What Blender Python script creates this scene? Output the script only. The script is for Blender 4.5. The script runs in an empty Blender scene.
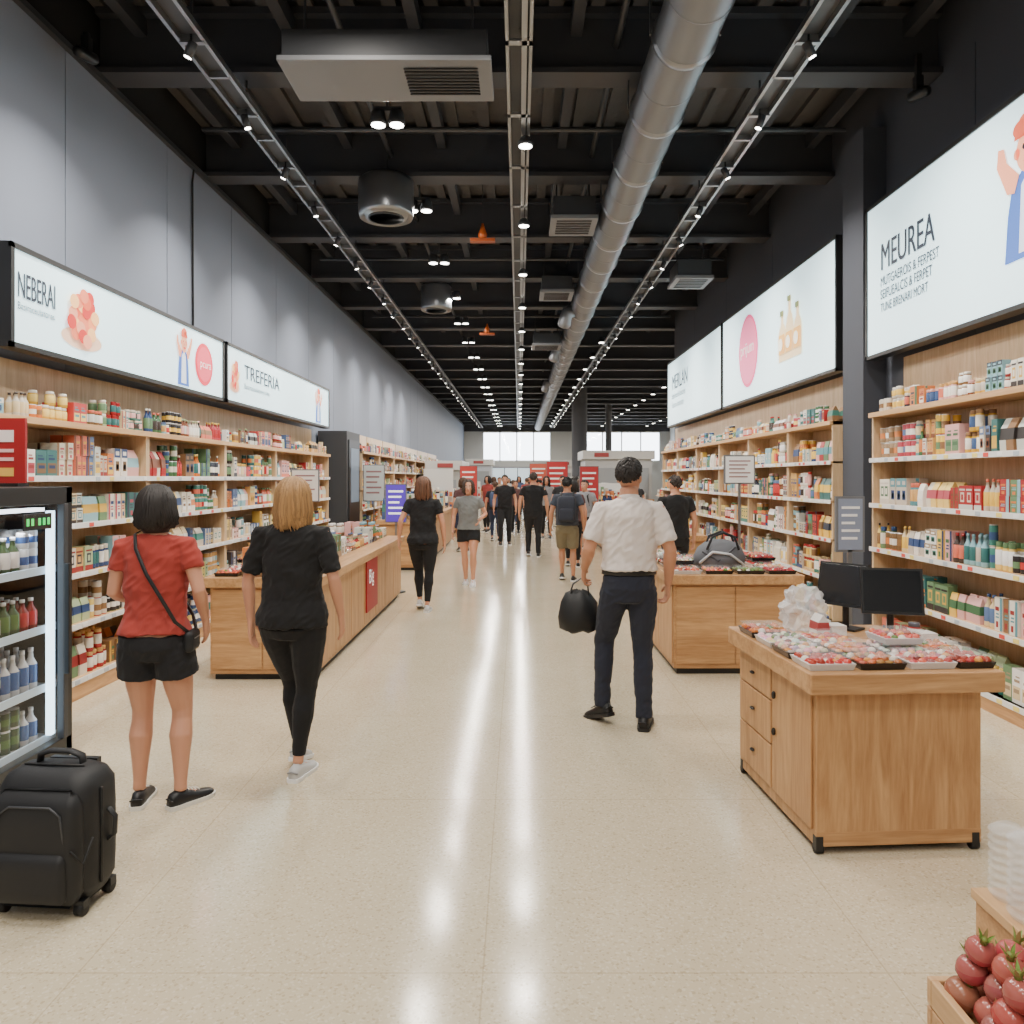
import bpy, math, random
from mathutils import Vector, Matrix, noise
R=random.Random(11)
V=Vector
def srgb(r,g,b):
    f=lambda c:(c/255/12.92 if c/255<=0.04045 else ((c/255+0.055)/1.055)**2.4)
    return (f(r),f(g),f(b))
# ---------------------------------------------------------------- materials
MATS={}
def newmat(name):
    m=bpy.data.materials.new(name); m.use_nodes=True
    nt=m.node_tree; b=nt.nodes['Principled BSDF']; MATS[name]=m
    return m,nt,b
def bump(nt,b,scale,strength,dist=0.002,coord='Object',detail=4,sc=(1,1,1)):
    tc=nt.nodes.new('ShaderNodeTexCoord'); mp=nt.nodes.new('ShaderNodeMapping'); mp.inputs['Scale'].default_value=sc
    n=nt.nodes.new('ShaderNodeTexNoise'); n.inputs['Scale'].default_value=scale; n.inputs['Detail'].default_value=detail
    bp=nt.nodes.new('ShaderNodeBump'); bp.inputs['Strength'].default_value=strength; bp.inputs['Distance'].default_value=dist
    nt.links.new(tc.outputs[coord],mp.inputs[0]); nt.links.new(mp.outputs[0],n.inputs['Vector'])
    nt.links.new(n.outputs['Fac'],bp.inputs['Height']); nt.links.new(bp.outputs[0],b.inputs['Normal'])
    return n
def plain(name,col,rough=.5,metal=0,bmp=None,emis=None,alpha=1,trans=0,coat=0):
    m,nt,b=newmat(name)
    b.inputs['Base Color'].default_value=(*col,1); b.inputs['Roughness'].default_value=rough; b.inputs['Metallic'].default_value=metal
    b.inputs['Coat Weight'].default_value=coat
    if bmp: bump(nt,b,*bmp)
    if emis: b.inputs['Emission Color'].default_value=(*col,1); b.inputs['Emission Strength'].default_value=emis
    b.inputs['Alpha'].default_value=alpha; b.inputs['Transmission Weight'].default_value=trans
    return m
def vcmat(name,rough=.5,metal=0,emis=0,bmp=None):
    m,nt,b=newmat(name)
    a=nt.nodes.new('ShaderNodeAttribute'); a.attribute_name='Col'
    nt.links.new(a.outputs['Color'],b.inputs['Base Color']); b.inputs['Roughness'].default_value=rough; b.inputs['Metallic'].default_value=metal
    if emis:
        nt.links.new(a.outputs['Color'],b.inputs['Emission Color']); b.inputs['Emission Strength'].default_value=emis
        b.inputs['Specular IOR Level'].default_value=.2
    if bmp: bump(nt,b,*bmp)
def wood(name,c1,c2,sc,rough=.42):
    m,nt,b=newmat(name)
    tc=nt.nodes.new('ShaderNodeTexCoord'); mp=nt.nodes.new('ShaderNodeMapping'); mp.inputs['Scale'].default_value=sc
    n=nt.nodes.new('ShaderNodeTexNoise'); n.inputs['Scale'].default_value=1.6; n.inputs['Detail'].default_value=8; n.inputs['Roughness'].default_value=.62; n.inputs['Distortion'].default_value=.9
    n2=nt.nodes.new('ShaderNodeTexNoise'); n2.inputs['Scale'].default_value=9; n2.inputs['Detail'].default_value=3
    mx=nt.nodes.new('ShaderNodeMath'); mx.operation='MULTIPLY_ADD'; mx.inputs[1].default_value=.35
    r=nt.nodes.new('ShaderNodeValToRGB'); r.color_ramp.elements[0].position=.42; r.color_ramp.elements[1].position=.85
    r.color_ramp.elements[0].color=(*c1,1); r.color_ramp.elements[1].color=(*c2,1)
    nt.links.new(tc.outputs['Object'],mp.inputs[0]); nt.links.new(mp.outputs[0],n.inputs['Vector']); nt.links.new(mp.outputs[0],n2.inputs['Vector'])
    nt.links.new(n2.outputs['Fac'],mx.inputs[0]); nt.links.new(n.outputs['Fac'],mx.inputs[2]); nt.links.new(mx.outputs[0],r.inputs[0])
    nt.links.new(r.outputs[0],b.inputs['Base Color']); b.inputs['Roughness'].default_value=rough
    bp=nt.nodes.new('ShaderNodeBump'); bp.inputs['Strength'].default_value=.15; bp.inputs['Distance'].default_value=.002
    nt.links.new(n.outputs['Fac'],bp.inputs['Height']); nt.links.new(bp.outputs[0],b.inputs['Normal'])
wl,wd=srgb(170,124,80),srgb(212,168,120)
wood('oak_z',wd,wl,(9,9,.8)); wood('oak_y',wd,wl,(9,.8,9)); wood('oak_x',wd,wl,(.8,9,9))
wl2,wd2=srgb(192,160,122),srgb(222,196,160)
wood('pale_z',wd2,wl2,(9,9,.8)); wood('pale_y',srgb(220,184,138),srgb(194,152,106),(9,.8,9))
vcmat('vc',.45); vcmat('vcgloss',.18); vcmat('vcmat',.85); vcmat('glow',.4,0,.9)
vcmat('signwhite',.3,0,1.35); vcmat('tube_light',.4,0,4)
vcmat('lamp',.4,0,18)
vcmat('hair',.6,0,0,(300,.3,.001,'Object',2,(1,1,.1)))
vcmat('food',.25,0,0,(60,.6,.004))
plain('black',srgb(24,25,27),.4); plain('darkmetal',srgb(66,68,72),.45,.3)
plain('steel',srgb(150,153,158),.32,.85); plain('duct',srgb(128,131,137),.45,.65,bmp=(3,.12,.01)); plain('white',srgb(226,226,224),.5)
plain('ceil',srgb(84,82,82),.85,bmp=(8,.6,.02)); plain('beam',srgb(58,60,66),.6); plain('unitgrey',srgb(112,114,118),.5); plain('unitdark',srgb(54,56,60),.5)
plain('wall_l',srgb(122,130,146),.7,bmp=(30,.08,.002)); plain('wall_r',srgb(66,70,80),.7,bmp=(30,.08,.002))
plain('wall_far',srgb(190,193,194),.7); plain('gap',srgb(20,21,24),.9)
plain('bagnylon',srgb(22,23,26),.6,bmp=(500,.4,.001)); plain('rubber',srgb(14,14,15),.6)
plain('film',(.95,.97,1),.06,alpha=.10); plain('poly',(.93,.95,.97),.12,alpha=.38,bmp=(14,.9,.02)); plain('clearcup',(.93,.95,.97),.08,alpha=.2)
m,nt,b=newmat('glass'); nt.nodes.remove(b)
t=nt.nodes.new('ShaderNodeBsdfTransparent'); g=nt.nodes.new('ShaderNodeBsdfGlossy'); g.inputs['Roughness'].default_value=.02
mx=nt.nodes.new('ShaderNodeMixShader'); mx.inputs[0].default_value=.07
nt.links.new(t.outputs[0],mx.inputs[1]); nt.links.new(g.outputs[0],mx.inputs[2]); nt.links.new(mx.outputs[0],nt.nodes['Material Output'].inputs[0])
m,nt,b=newmat('terrazzo')
tc=nt.nodes.new('ShaderNodeTexCoord')
def nz(sc,det=3):
    n=nt.nodes.new('ShaderNodeTexNoise'); n.inputs['Scale'].default_value=sc; n.inputs['Detail'].default_value=det; nt.links.new(tc.outputs['Object'],n.inputs['Vector']); return n
def ramp(src,els):
    r=nt.nodes.new('ShaderNodeValToRGB'); cr=r.color_ramp
    while len(cr.elements)<len(els): cr.elements.new(.5)
    for e,(p,c) in zip(cr.elements,els): e.position=p; e.color=(*c,1)
    nt.links.new(src,r.inputs[0]); return r
base=ramp(nz(1.2,5).outputs['Fac'],[(.3,srgb(198,183,154)),(.7,srgb(210,197,170))])
vo=nt.nodes.new('ShaderNodeTexVoronoi'); vo.inputs['Scale'].default_value=120; nt.links.new(tc.outputs['Object'],vo.inputs['Vector'])
sp=nt.nodes.new('ShaderNodeSeparateColor'); nt.links.new(vo.outputs['Color'],sp.inputs[0])
chip=ramp(sp.outputs[0],[(0.0,srgb(154,134,102)),(.10,srgb(184,168,136)),(.14,srgb(204,190,162)),(.86,srgb(206,193,166)),(.9,srgb(226,217,198))])
mixc=nt.nodes.new('ShaderNodeMix'); mixc.data_type='RGBA'; mixc.inputs[0].default_value=.45
nt.links.new(base.outputs[0],mixc.inputs[6]); nt.links.new(chip.outputs[0],mixc.inputs[7])
br=nt.nodes.new('ShaderNodeTexBrick'); br.inputs['Scale'].default_value=1; br.offset=0; br.inputs['Mortar Size'].default_value=.003; br.inputs['Brick Width'].default_value=1.35; br.inputs['Row Height'].default_value=1.35
br.inputs['Color1'].default_value=(1,1,1,1); br.inputs['Color2'].default_value=(1,1,1,1); br.inputs['Mortar'].default_value=(.82,.79,.74,1)
mpb=nt.nodes.new('ShaderNodeMapping'); mpb.inputs['Location'].default_value=(.12,.2,0); nt.links.new(tc.outputs['Object'],mpb.inputs[0]); nt.links.new(mpb.outputs[0],br.inputs['Vector'])
mul=nt.nodes.new('ShaderNodeMix'); mul.data_type='RGBA'; mul.blend_type='MULTIPLY'; mul.inputs[0].default_value=1
nt.links.new(mixc.outputs[2],mul.inputs[6]); nt.links.new(br.outputs[0],mul.inputs[7]); nt.links.new(mul.outputs[2],b.inputs['Base Color'])
rr=nt.nodes.new('ShaderNodeMapRange'); rr.inputs[3].default_value=.09; rr.inputs[4].default_value=.19; nt.links.new(nz(3,4).outputs['Fac'],rr.inputs[0]); nt.links.new(rr.outputs[0],b.inputs['Roughness'])
b.inputs['Specular IOR Level'].default_value=.58
FAB={}
def fabric(col,rough=.9):
    k='fab_%d_%d_%d'%tuple(int(c*255) for c in col)
    if k not in FAB:
        m,nt,b=newmat(k); b.inputs['Base Color'].default_value=(*col,1); b.inputs['Roughness'].default_value=rough
        b.inputs['Sheen Weight'].default_value=.05
        bump(nt,b,22,.5,.008,sc=(1,1,.5)); FAB[k]=k
    return k
def skinmat(col):
    k='skin_%d_%d'%(int(col[0]*255),int(col[1]*255))
    if k not in MATS:
        m,nt,b=newmat(k); b.inputs['Base Color'].default_value=(*col,1); b.inputs['Roughness'].default_value=.5
        b.inputs['Subsurface Weight'].default_value=.1; b.inputs['Subsurface Radius'].default_value=(.02,.008,.004); b.inputs['Subsurface Scale'].default_value=.5
    return k
# ---------------------------------------------------------------- mesh builder
class MB:
    def __init__(s): s.v=[];s.f=[];s.c=[];s.m=[];s.sm=[];s.M=None
    def add(s,vs,fs,col=(.8,.8,.8),m='vc',smooth=False):
        o=len(s.v)
        if s.M is not None: vs=[s.M@V(p) for p in vs]
        s.v.extend([tuple(p) for p in vs])
        multi=isinstance(col,list)
        for i,f in enumerate(fs):
            s.f.append(tuple(o+k for k in f)); s.c.append(col[i] if multi else col); s.m.append(m); s.sm.append(smooth)
    def bb(s,x0,x1,y0,y1,z0,z1,col=(.8,.8,.8),m='vc'):
        if x0>x1:x0,x1=x1,x0
        vs=[(x0,y0,z0),(x1,y0,z0),(x1,y1,z0),(x0,y1,z0),(x0,y0,z1),(x1,y0,z1),(x1,y1,z1),(x0,y1,z1)]
        s.add(vs,[(0,3,2,1),(4,5,6,7),(0,1,5,4),(1,2,6,5),(2,3,7,6),(3,0,4,7)],col,m)
    def loft(s,rings,col=(.8,.8,.8),m='vc',smooth=True,tips=(None,None)):
        n=len(rings[0]); vs=[p for r in rings for p in r]; fs=[]
        for i in range(len(rings)-1):
            for j in range(n):
                k=(j+1)%n; fs.append((i*n+j,i*n+k,(i+1)*n+k,(i+1)*n+j))
        cols=[]
        if isinstance(col,list):
            for i in range(len(rings)-1): cols+= [col[i]]*n
        if tips[0] is not None:
            a=len(vs); vs.append(tips[0]); fs+=[(a,(j+1)%n,j) for j in range(n)]; cols+=[col[0]]*n
        else: fs.append(tuple(reversed(range(n)))); cols.append(col[0])
        o=(len(rings)-1)*n
        if tips[1] is not None:
            a=len(vs); vs.append(tips[1]); fs+=[(a,o+j,o+(j+1)%n) for j in range(n)]; cols+=[col[-1]]*n
        else: fs.append(tuple(o+j for j in range(n))); cols.append(col[-1])
        s.add(vs,fs,cols if isinstance(col,list) else col,m,smooth)
    def lathe(s,x,y,z,prof,segs=12,col=(.8,.8,.8),m='vc',smooth=True):
        rings=[[(x+r*math.cos(2*math.pi*j/segs),y+r*math.sin(2*math.pi*j/segs),z+h) for j in range(segs)] for r,h in prof]
        s.loft(rings,col,m,smooth)
    def tube(s,pts,rad,segs=12,ref=(1,0,0),col=(.8,.8,.8),m='vc',capk=.6,smooth=True):
        pts=[V(p) for p in pts]; n=len(pts)
        if not isinstance(rad,(list,)): rad=[rad]*n
        rad=[(r,r) if not isinstance(r,tuple) else r for r in rad]
        ref=V(ref); rings=[]; ts=[]
        for i in range(n):
            t=(pts[min(i+1,n-1)]-pts[max(i-1,0)]).normalized(); ts.append(t)
        P=[];
        if capk>0:
            k=min(rad[0]); P.append((pts[0]-ts[0]*k*capk*.75,ts[0],(rad[0][0]*.7,rad[0][1]*.7)))
        for i in range(n): P.append((pts[i],ts[i],rad[i]))
        if capk>0:
            k2=min(rad[-1]); P.append((pts[-1]+ts[-1]*k2*capk*.75,ts[-1],(rad[-1][0]*.7,rad[-1][1]*.7)))
        for p,t,(a,b_) in P:
            rf=ref
            u=rf-t*rf.dot(t)
            if u.length<.05: u=V((0,1,0))-t*t.y
            u.normalize(); w=t.cross(u)
            rings.append([p+u*(a*math.cos(2*math.pi*j/segs))+w*(b_*math.sin(2*math.pi*j/segs)) for j in range(segs)])
        tips=(None,None)
        if capk>0: tips=(pts[0]-ts[0]*k*capk,pts[-1]+ts[-1]*k2*capk)
        s.loft(rings,col,m,smooth,tips)
    def ell(s,c,r,segs=12,rings=8,col=(.8,.8,.8),m='vc'):
        c=V(c); rr=[]
        for i in range(1,rings):
            ph=math.pi*i/rings
            rr.append([(c.x+r[0]*math.sin(ph)*math.cos(2*math.pi*j/segs),c.y+r[1]*math.sin(ph)*math.sin(2*math.pi*j/segs),c.z-r[2]*math.cos(ph)) for j in range(segs)])
        s.loft(rr,col,m,True,((c.x,c.y,c.z-r[2]),(c.x,c.y,c.z+r[2])))
    def build(s,name,parent=None,bevel=0):
        me=bpy.data.meshes.new(name)
        me.from_pydata(s.v,[],s.f)
        names=[]
        for k in s.m:
            if k not in names: names.append(k)
        idx={k:i for i,k in enumerate(names)}
        for k in names: me.materials.append(MATS[k])
        me.polygons.foreach_set('material_index',[idx[k] for k in s.m]); me.polygons.foreach_set('use_smooth',s.sm)
        at=me.attributes.new('Col','FLOAT_COLOR','FACE')
        buf=[]
        for c in s.c: buf+= [c[0],c[1],c[2],1]
        at.data.foreach_set('color',buf); me.update()
        ob=bpy.data.objects.new(name,me); bpy.context.collection.objects.link(ob)
        if parent: ob.parent=parent
        if bevel:
            bv=ob.modifiers.new('bevel','BEVEL'); bv.width=bevel; bv.segments=2; bv.limit_method='ANGLE'
        return ob
def empty(name,loc=(0,0,0),rot=0,scale=1):
    e=bpy.data.objects.new(name,None); bpy.context.collection.objects.link(e); e.location=loc; e.rotation_euler=(0,0,rot); e.scale=(scale,)*3; e.empty_display_size=.1
    return e
def vox(mb,name,parent,mat,voxel=.008,sm=3,fold=0,seed=0):
    ob=mb.build('tmpvox'); r=ob.modifiers.new('r','REMESH'); r.mode='VOXEL'; r.voxel_size=voxel
    if sm:
        q=ob.modifiers.new('s','SMOOTH'); q.factor=.5; q.iterations=sm
    dg=bpy.context.evaluated_depsgraph_get(); dg.update()
    me=bpy.data.meshes.new_from_object(ob.evaluated_get(dg)); bpy.data.objects.remove(ob)
    me.name=name; me.materials.clear(); me.materials.append(MATS[mat])
    me.polygons.foreach_set('material_index',[0]*len(me.polygons)); me.polygons.foreach_set('use_smooth',[True]*len(me.polygons))
    if fold:
        off=V((seed*3.1,seed*1.7,0))
        for v,nn in zip(me.vertices,[n.vector.copy() for n in me.vertex_normals]):
            p=v.co; k=noise.noise(V((p.x*8,p.y*8,p.z*12+p.x*9))+off)+.6*(1-2*abs(noise.noise(V((p.x*14,p.y*14,p.z*22-p.x*14))+off))) -.4
            v.co=p+nn*(fold*k)
    me.update()
    o=bpy.data.objects.new(name,me); bpy.context.collection.objects.link(o); o.parent=parent
    return o
def text(name,s,o,xa,up,size,mat,parent=None,align='LEFT',xs=1,bold=0):
    xa=V(xa);up=V(up);n=xa.cross(up)
    for q in ((0,) if not bold else (-bold,0,bold)):
        cu=bpy.data.curves.new(name,'FONT'); cu.body=s; cu.size=size; cu.extrude=.0; cu.align_x=align; cu.materials.append(MATS[mat])
        ob=bpy.data.objects.new(name,cu); bpy.context.collection.objects.link(ob)
        p=V(o)+xa*(q*size)+n*(.0005*(1 if q>0 else 0))+n*(.001 if q==0 else 0)
        ob.matrix_world=Matrix(((xa.x*xs,up.x,n.x,p[0]),(xa.y*xs,up.y,n.y,p[1]),(xa.z*xs,up.z,n.z,p[2]),(0,0,0,1)))
        if parent: ob.parent=parent
    return ob
def turn(ob,cx,cy,ang):
    c=V((cx,cy,0)); r=Matrix.Rotation(ang,4,'Z'); p=c-(r@c)
    ob.location=p; ob.rotation_euler=(0,0,ang)
plain('ink',srgb(52,62,78),.6); plain('inkwhite',(.9,.9,.9),.6,emis=.5)
# ---------------------------------------------------------------- room shell
XL,XR=-3.66,3.66
mb=MB(); mb.bb(-3.8,10.2,-6.2,50.2,-.1,0,m='terrazzo'); mb.build('floor')
mb=MB(); mb.bb(-3.8,10.2,-6.2,50.2,5.78,5.9,m='ceil')
x=-3.7
while x<10:
    mb.bb(x,x+.12,-6.1,50.1 ,5.72,5.78,m='ceil')
    x+=.36
mb.build('ceiling')
mb=MB(); mb.bb(XL-.14,XL-.02,-6.2,50.2,0,5.78,m='gap'); y=-6.2
while y<50:
    mb.bb(XL-.03,XL,y+.006,min(y+1.744,50.2),0,5.15,m='wall_l'); y+=1.75
mb.bb(XL-.02,XL+.05,-6.2,50,5.10,5.15,m='darkmetal')
mb.build('wall_left')
mb=MB(); mb.bb(XR,XR+.15,-6.2,17.5,0,5.78,m='wall_r'); 
y=-6
while y<17:
    mb.bb(XR-.012,XR+.01,y,min(y+2.39,17.5),0,5.14,m='wall_r'); y+=2.4
mb.bb(XR,10.2,17.5,17.65,0,5.78,m='wall_r'); mb.bb(10.05,10.2,17.65,50.2,0,5.78,m='wall_far'); mb.build('wall_right')
mb=MB(); mb.bb(-3.8,3.8,-6.3,-6.15,0,5.78,m='wall_far'); mb.build('wall_rear')
mb=MB(); FY=50
mb.bb(-3.8,10.2,FY,FY+.2,0,2.75,m='wall_far'); mb.bb(-3.8,10.2,FY,FY+.2,4.75,5.78,m='beam')
for a,b_ in ((-3.8,-2.4),(2.1,4.3),(9.4,10.2)): mb.bb(a,b_,FY,FY+.2,2.75,4.75,m='wall_far')
mb.build('wall_far')
for i,(a,b_) in enumerate(((-2.4,2.1),(4.3,9.4))):
    mb=MB(); n=4
    for k in range(n+1):
        xx=a+(b_-a)*k/n; mb.bb(xx-.04,xx+.04,FY+.05,FY+.13,2.75,4.75,m='white')
    mb.bb(a,b_,FY+.05,FY+.13,2.75,2.83,m='white'); mb.bb(a,b_,FY+.05,FY+.13,4.67,4.75,m='white'); mb.bb(a,b_,FY+.08,FY+.09,2.8,4.7,m='glass')
    mb.build('window_%d'%(i+1))
mb=MB()
mb.bb(-1.9,1.7,FY-.06,FY,0,2.4,m='steel')
for k in range(4): mb.bb(-1.8+k*.87,-1.8+k*.87+.8,FY-.08,FY-.06,.1,2.3,srgb(200,218,228),'glow')
mb.build('door_1')
mb=MB(); y=-4.5
while y<50:
    xr=XR if y<17.4 else 10.05
    mb.bb(XL,xr,y-.05,y+.05,5.2,5.72,m='beam'); mb.bb(XL,xr,y-.13,y+.13,5.15,5.2,m='beam'); mb.bb(XL,xr,y-.13,y+.13,5.66,5.72,m='beam'); y+=2.22
mb.build('ceiling_beams')
mb=MB()
for xx in (-3.3,-2.0,-.9,.5,2.7,3.4):
    mb.bb(xx-.05,xx+.05,-6,50,5.5,5.66,m='beam')
for xx in (-2.75,.85,2.45,-1.5): mb.tube([(xx,-6,5.42),(xx,50,5.42)],.03,8,m='darkmetal')
for xx in (4.5,6,7.5,9): mb.bb(xx-.05,xx+.05,17.7,50,5.5,5.66,m='beam')
for yy in (7.6,12.1,16.4): mb.tube([(-3.2,yy,5.18),(3.3,yy,5.18)],.025,8,m='darkmetal',ref=(0,1,0))
mb.build('ceiling_joists_and_pipes')
mb=MB(); mb.bb(3.42,3.65,7.45,7.92,0,5.14,m='wall_r'); mb.build('wall_pillar')
for (px,py,w) in ((2.5,31,.32),(4.3,36,.15),(6.5,30,.2)):
    mb=MB(); mb.lathe(px,py,0,[(w+.08,0),(w+.08,.3),(w,.32),(w,5.5),(w+.1,5.55),(w+.1,5.72)],20,m='beam'); mb.build('support_column')
mb=MB(); dx,dz=1.22,4.9
mb.tube([(dx,-6,dz),(dx,48,dz)],.225,28,capk=0,m='duct')
y=-5.61
while y<48:
    mb.tube([(dx,y,dz),(dx,y+.05,dz)],.245,28,capk=0,m='steel'); mb.tube([(dx,y+.6,dz),(dx,y+.615,dz)],.233,28,capk=0,m='duct')
    mb.bb(dx-.262,dx-.25,y,y+.03,dz,5.149,m='darkmetal'); mb.bb(dx+.25,dx+.262,y,y+.03,dz,5.149,m='darkmetal'); y+=1.11
for y in (14.3,18.5,25): mb.tube([(dx,y,dz),(dx-.3,y,dz-.1),(dx-.36,y+.02,dz-.32)],.13,14,m='duct',ref=(0,1,0))
mb.build('air_duct')
mb=MB(); z0=4.85
mb.bb(-.1,.1,-6,48,z0+.10,z0+.13,m='darkmetal'); mb.bb(-.1,-.075,-6,48,z0,z0+.13,m='steel'); mb.bb(.075,.1,-6,48,z0,z0+.13,m='steel')
mb.bb(.02,.06,-6,48,z0,z0+.1,m='steel')
y=-5.61
while y<48:
    mb.bb(-.1,.1,y,y+.06,z0,z0+.02,m='steel'); mb.bb(-.012,.012,y,y+.03,z0+.1,5.149,m='darkmetal'); y+=1.11
mb.build('track_light_channel')
def rail(x,z):
    mb=MB()
    for o in (-.09,.09): mb.bb(x+o-.014,x+o+.014,-6,48,z,z+.05,m='steel')
    mb.bb(x-.09,x+.09,-6,48,z+.05,z+.06,m='darkmetal')
    y=-5.61
    while y<48:
        mb.bb(x-.09,x+.09,y,y+.04,z-.01,z+.05,m='steel'); mb.bb(x-.09,x+.09,y+.5,y+.53,z,z+.05,m='steel')
        mb.bb(x-.008,x+.008,y,y+.016,z,5.149,m='darkmetal'); y+=1.11
    return mb
def spot_head(mb,x,y,z,ax,ay,az):
    d=V((ax,ay,az)).normalized(); p=V((x,y,z))
    mb.tube([p,p-V((0,0,.05))],.01,6,m='black'); c=p-V((0,0,.06))
    mb.tube([c-d*.055,c+d*.055],.033,12,ref=(0,1,0),capk=.05,m='darkmetal'); mb.tube([c+d*.056,c+d*.061],.026,12,ref=(0,1,0),capk=.0,col=(1,.96,.88),m='lamp')
    return c+d*.09,d
sp=[]
for X_,ax in ((-2.4,-.45),(2.12,.5)):
    mb=rail(X_,4.85); yy=-3.4; k=0
    while yy<46:
        c,d=spot_head(mb,X_,yy,4.84,ax*(1 if k%2==0 else -.6),.1,-1)
        if k%2==0: sp.append((c,d,yy))
        yy+=1.11; k+=1
    mb.build('track_light_rail')
def area(name,loc,size,e,d=(0,0,-1),col=(1,.93,.83),spread=180):
    l=bpy.data.lights.new(name,'AREA'); l.shape='DISK'; l.size=size; l.energy=e; l.color=col; l.spread=math.radians(spread)
    o=bpy.data.objects.new(name,l); bpy.context.collection.objects.link(o); o.location=loc; o.rotation_euler=V(d).to_track_quat('-Z','Y').to_euler()
for c,d,yy in sp:
    if -4<yy<24: area('spot_lamp',c,.12,34,d,(1,.93,.84),100)
mb=MB(); y=6.9-2.22*5; k=0
while y<47:
    for o in (-.085,.085):
        mb.lathe(-1.21+o,y,4.9,[(.075,0),(.08,.02),(.06,.12),(.02,.13)],14,m='unitdark'); mb.lathe(-1.21+o,y,4.893,[(.065,0),(.065,.004)],14,(1,.96,.88),'lamp')
    mb.bb(-1.34,-1.08,y-.02,y+.02,5.02,5.06,m='darkmetal'); mb.bb(-1.22,-1.2,y-.01,y+.01,5.04,5.7,m='darkmetal')
    area('ceiling_lamp',(-1.21,y,4.87),.22,50)
    mb.lathe(.06,y+.1,4.75,[(.07,0),(.075,.02),(.05,.07),(.03,.09)],14,m='unitdark'); mb.lathe(.06,y+.1,4.743,[(.062,0),(.062,.004)],14,(1,.96,.88),'lamp')
    area('ceiling_lamp',(.06,y+.1,4.72),.18,46)
    if y>17:
        for xx in (2.0,5.2,8):
            mb.lathe(xx,y,4.9,[(.09,0),(.09,.02),(.06,.12),(.02,.13)],10,m='unitdark'); mb.lathe(xx,y,4.893,[(.08,0),(.08,.004)],10,(1,.96,.88),'lamp'); mb.bb(xx-.01,xx+.01,y-.01,y+.01,5.02,5.7,m='darkmetal')
        if k%2==0: area('ceiling_lamp',(6,y,4.87),.4,120)
    k+=1; y+=2.22
mb.build('ceiling_downlights')
mb=MB(); mb.bb(-1.72,-.23,5.42,5.98,4.70,4.9,m='unitdark'); mb.bb(-1.75,-.2,5.4,6.0,4.66,4.70,m='unitgrey')
for i in range(9): mb.bb(-.85,-.3,5.5+i*.045,5.515+i*.045,4.645,4.66,m='black')
for xx in (-1.6,-.35): mb.bb(xx-.01,xx+.01,5.6,5.62,4.9,5.72,m='darkmetal')
mb.build('ceiling_air_conditioner',bevel=.01)
def drum(x,y,z,r):
    mb=MB(); mb.lathe(x,y,z,[(r*.5,.02),(r*.75,.0),(r*.8,.05),(r*.95,.0),(r,.05),(r,.42),(r*.85,.46),(r*.3,.47)],28,m='steel'); mb.bb(x-.02,x+.02,y-.02,y+.02,z+.44,5.7,m='darkmetal')
    for i in range(3): mb.lathe(x,y,z-.01,[(r*(.25+.2*i),0),(r*(.25+.2*i),.03),(r*(.2+.2*i),.03),(r*(.2+.2*i),0)],24,m='darkmetal')
    mb.build('ceiling_air_diffuser')
drum(-1.55,8.75,4.68,.32); drum(-1.5,13.6,4.68,.28)
def cass(x,y,z,w=.6):
    mb=MB(); mb.bb(x-w/2,x+w/2,y-.3,y+.3,z+.05,z+.28,m='darkmetal'); mb.bb(x-w/2-.03,x+w/2+.03,y-.33,y+.33,z,z+.05,m='unitgrey')
    for i in range(6): mb.bb(x-w/2+.04,x+w/2-.04,y-.26+i*.09,y-.22+i*.09,z-.01,z,m='black')
    for o in (-w/2+.05,w/2-.05): mb.bb(x+o-.01,x+o+.01,y-.01,y+.01,z+.28,5.72,m='darkmetal')
    mb.build('ceiling_fan_coil_unit',bevel=.008)
cass(.66,9.2,4.72,.5); cass(.63,12.7,4.72,.5); cass(2.6,11.4,4.6,.5); cass(.62,17.0,4.6,.6)
for (x,y) in ((-.47,9.7),(-.68,16.0)):
    mb=MB(); mb.bb(x-.005,x+.005,y-.005,y+.005,4.9,5.72,m='darkmetal'); mb.lathe(x,y,4.74,[(.05,0),(.06,.06),(.03,.14),(.015,.2)],12,srgb(190,92,40),'vcgloss'); mb.bb(x-.16,x+.16,y-.05,y+.05,4.70,4.74,srgb(150,70,30)); mb.build('hanging_smoke_detector')
mb=MB(); mb.tube([(-3.62,8.35,5.08),(-3.64,8.36,4.95),(-3.64,8.38,3.25)],.012,8,m='black'); mb.build('wall_cable')
for (x,y,z) in ((-3.4,5.9,5.0),(3.3,6.2,4.85)):
    mb=MB(); mb.bb(x-.03,x+.03,y-.03,y+.03,z,z+.12,m='black'); mb.tube([(x,y-.12,z-.06),(x,y+.1,z)],.045,10,m='black'); mb.bb(x-.02,x+.02,y-.02,y+.02,z+.1,5.15,m='black'); mb.build('security_camera')
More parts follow.
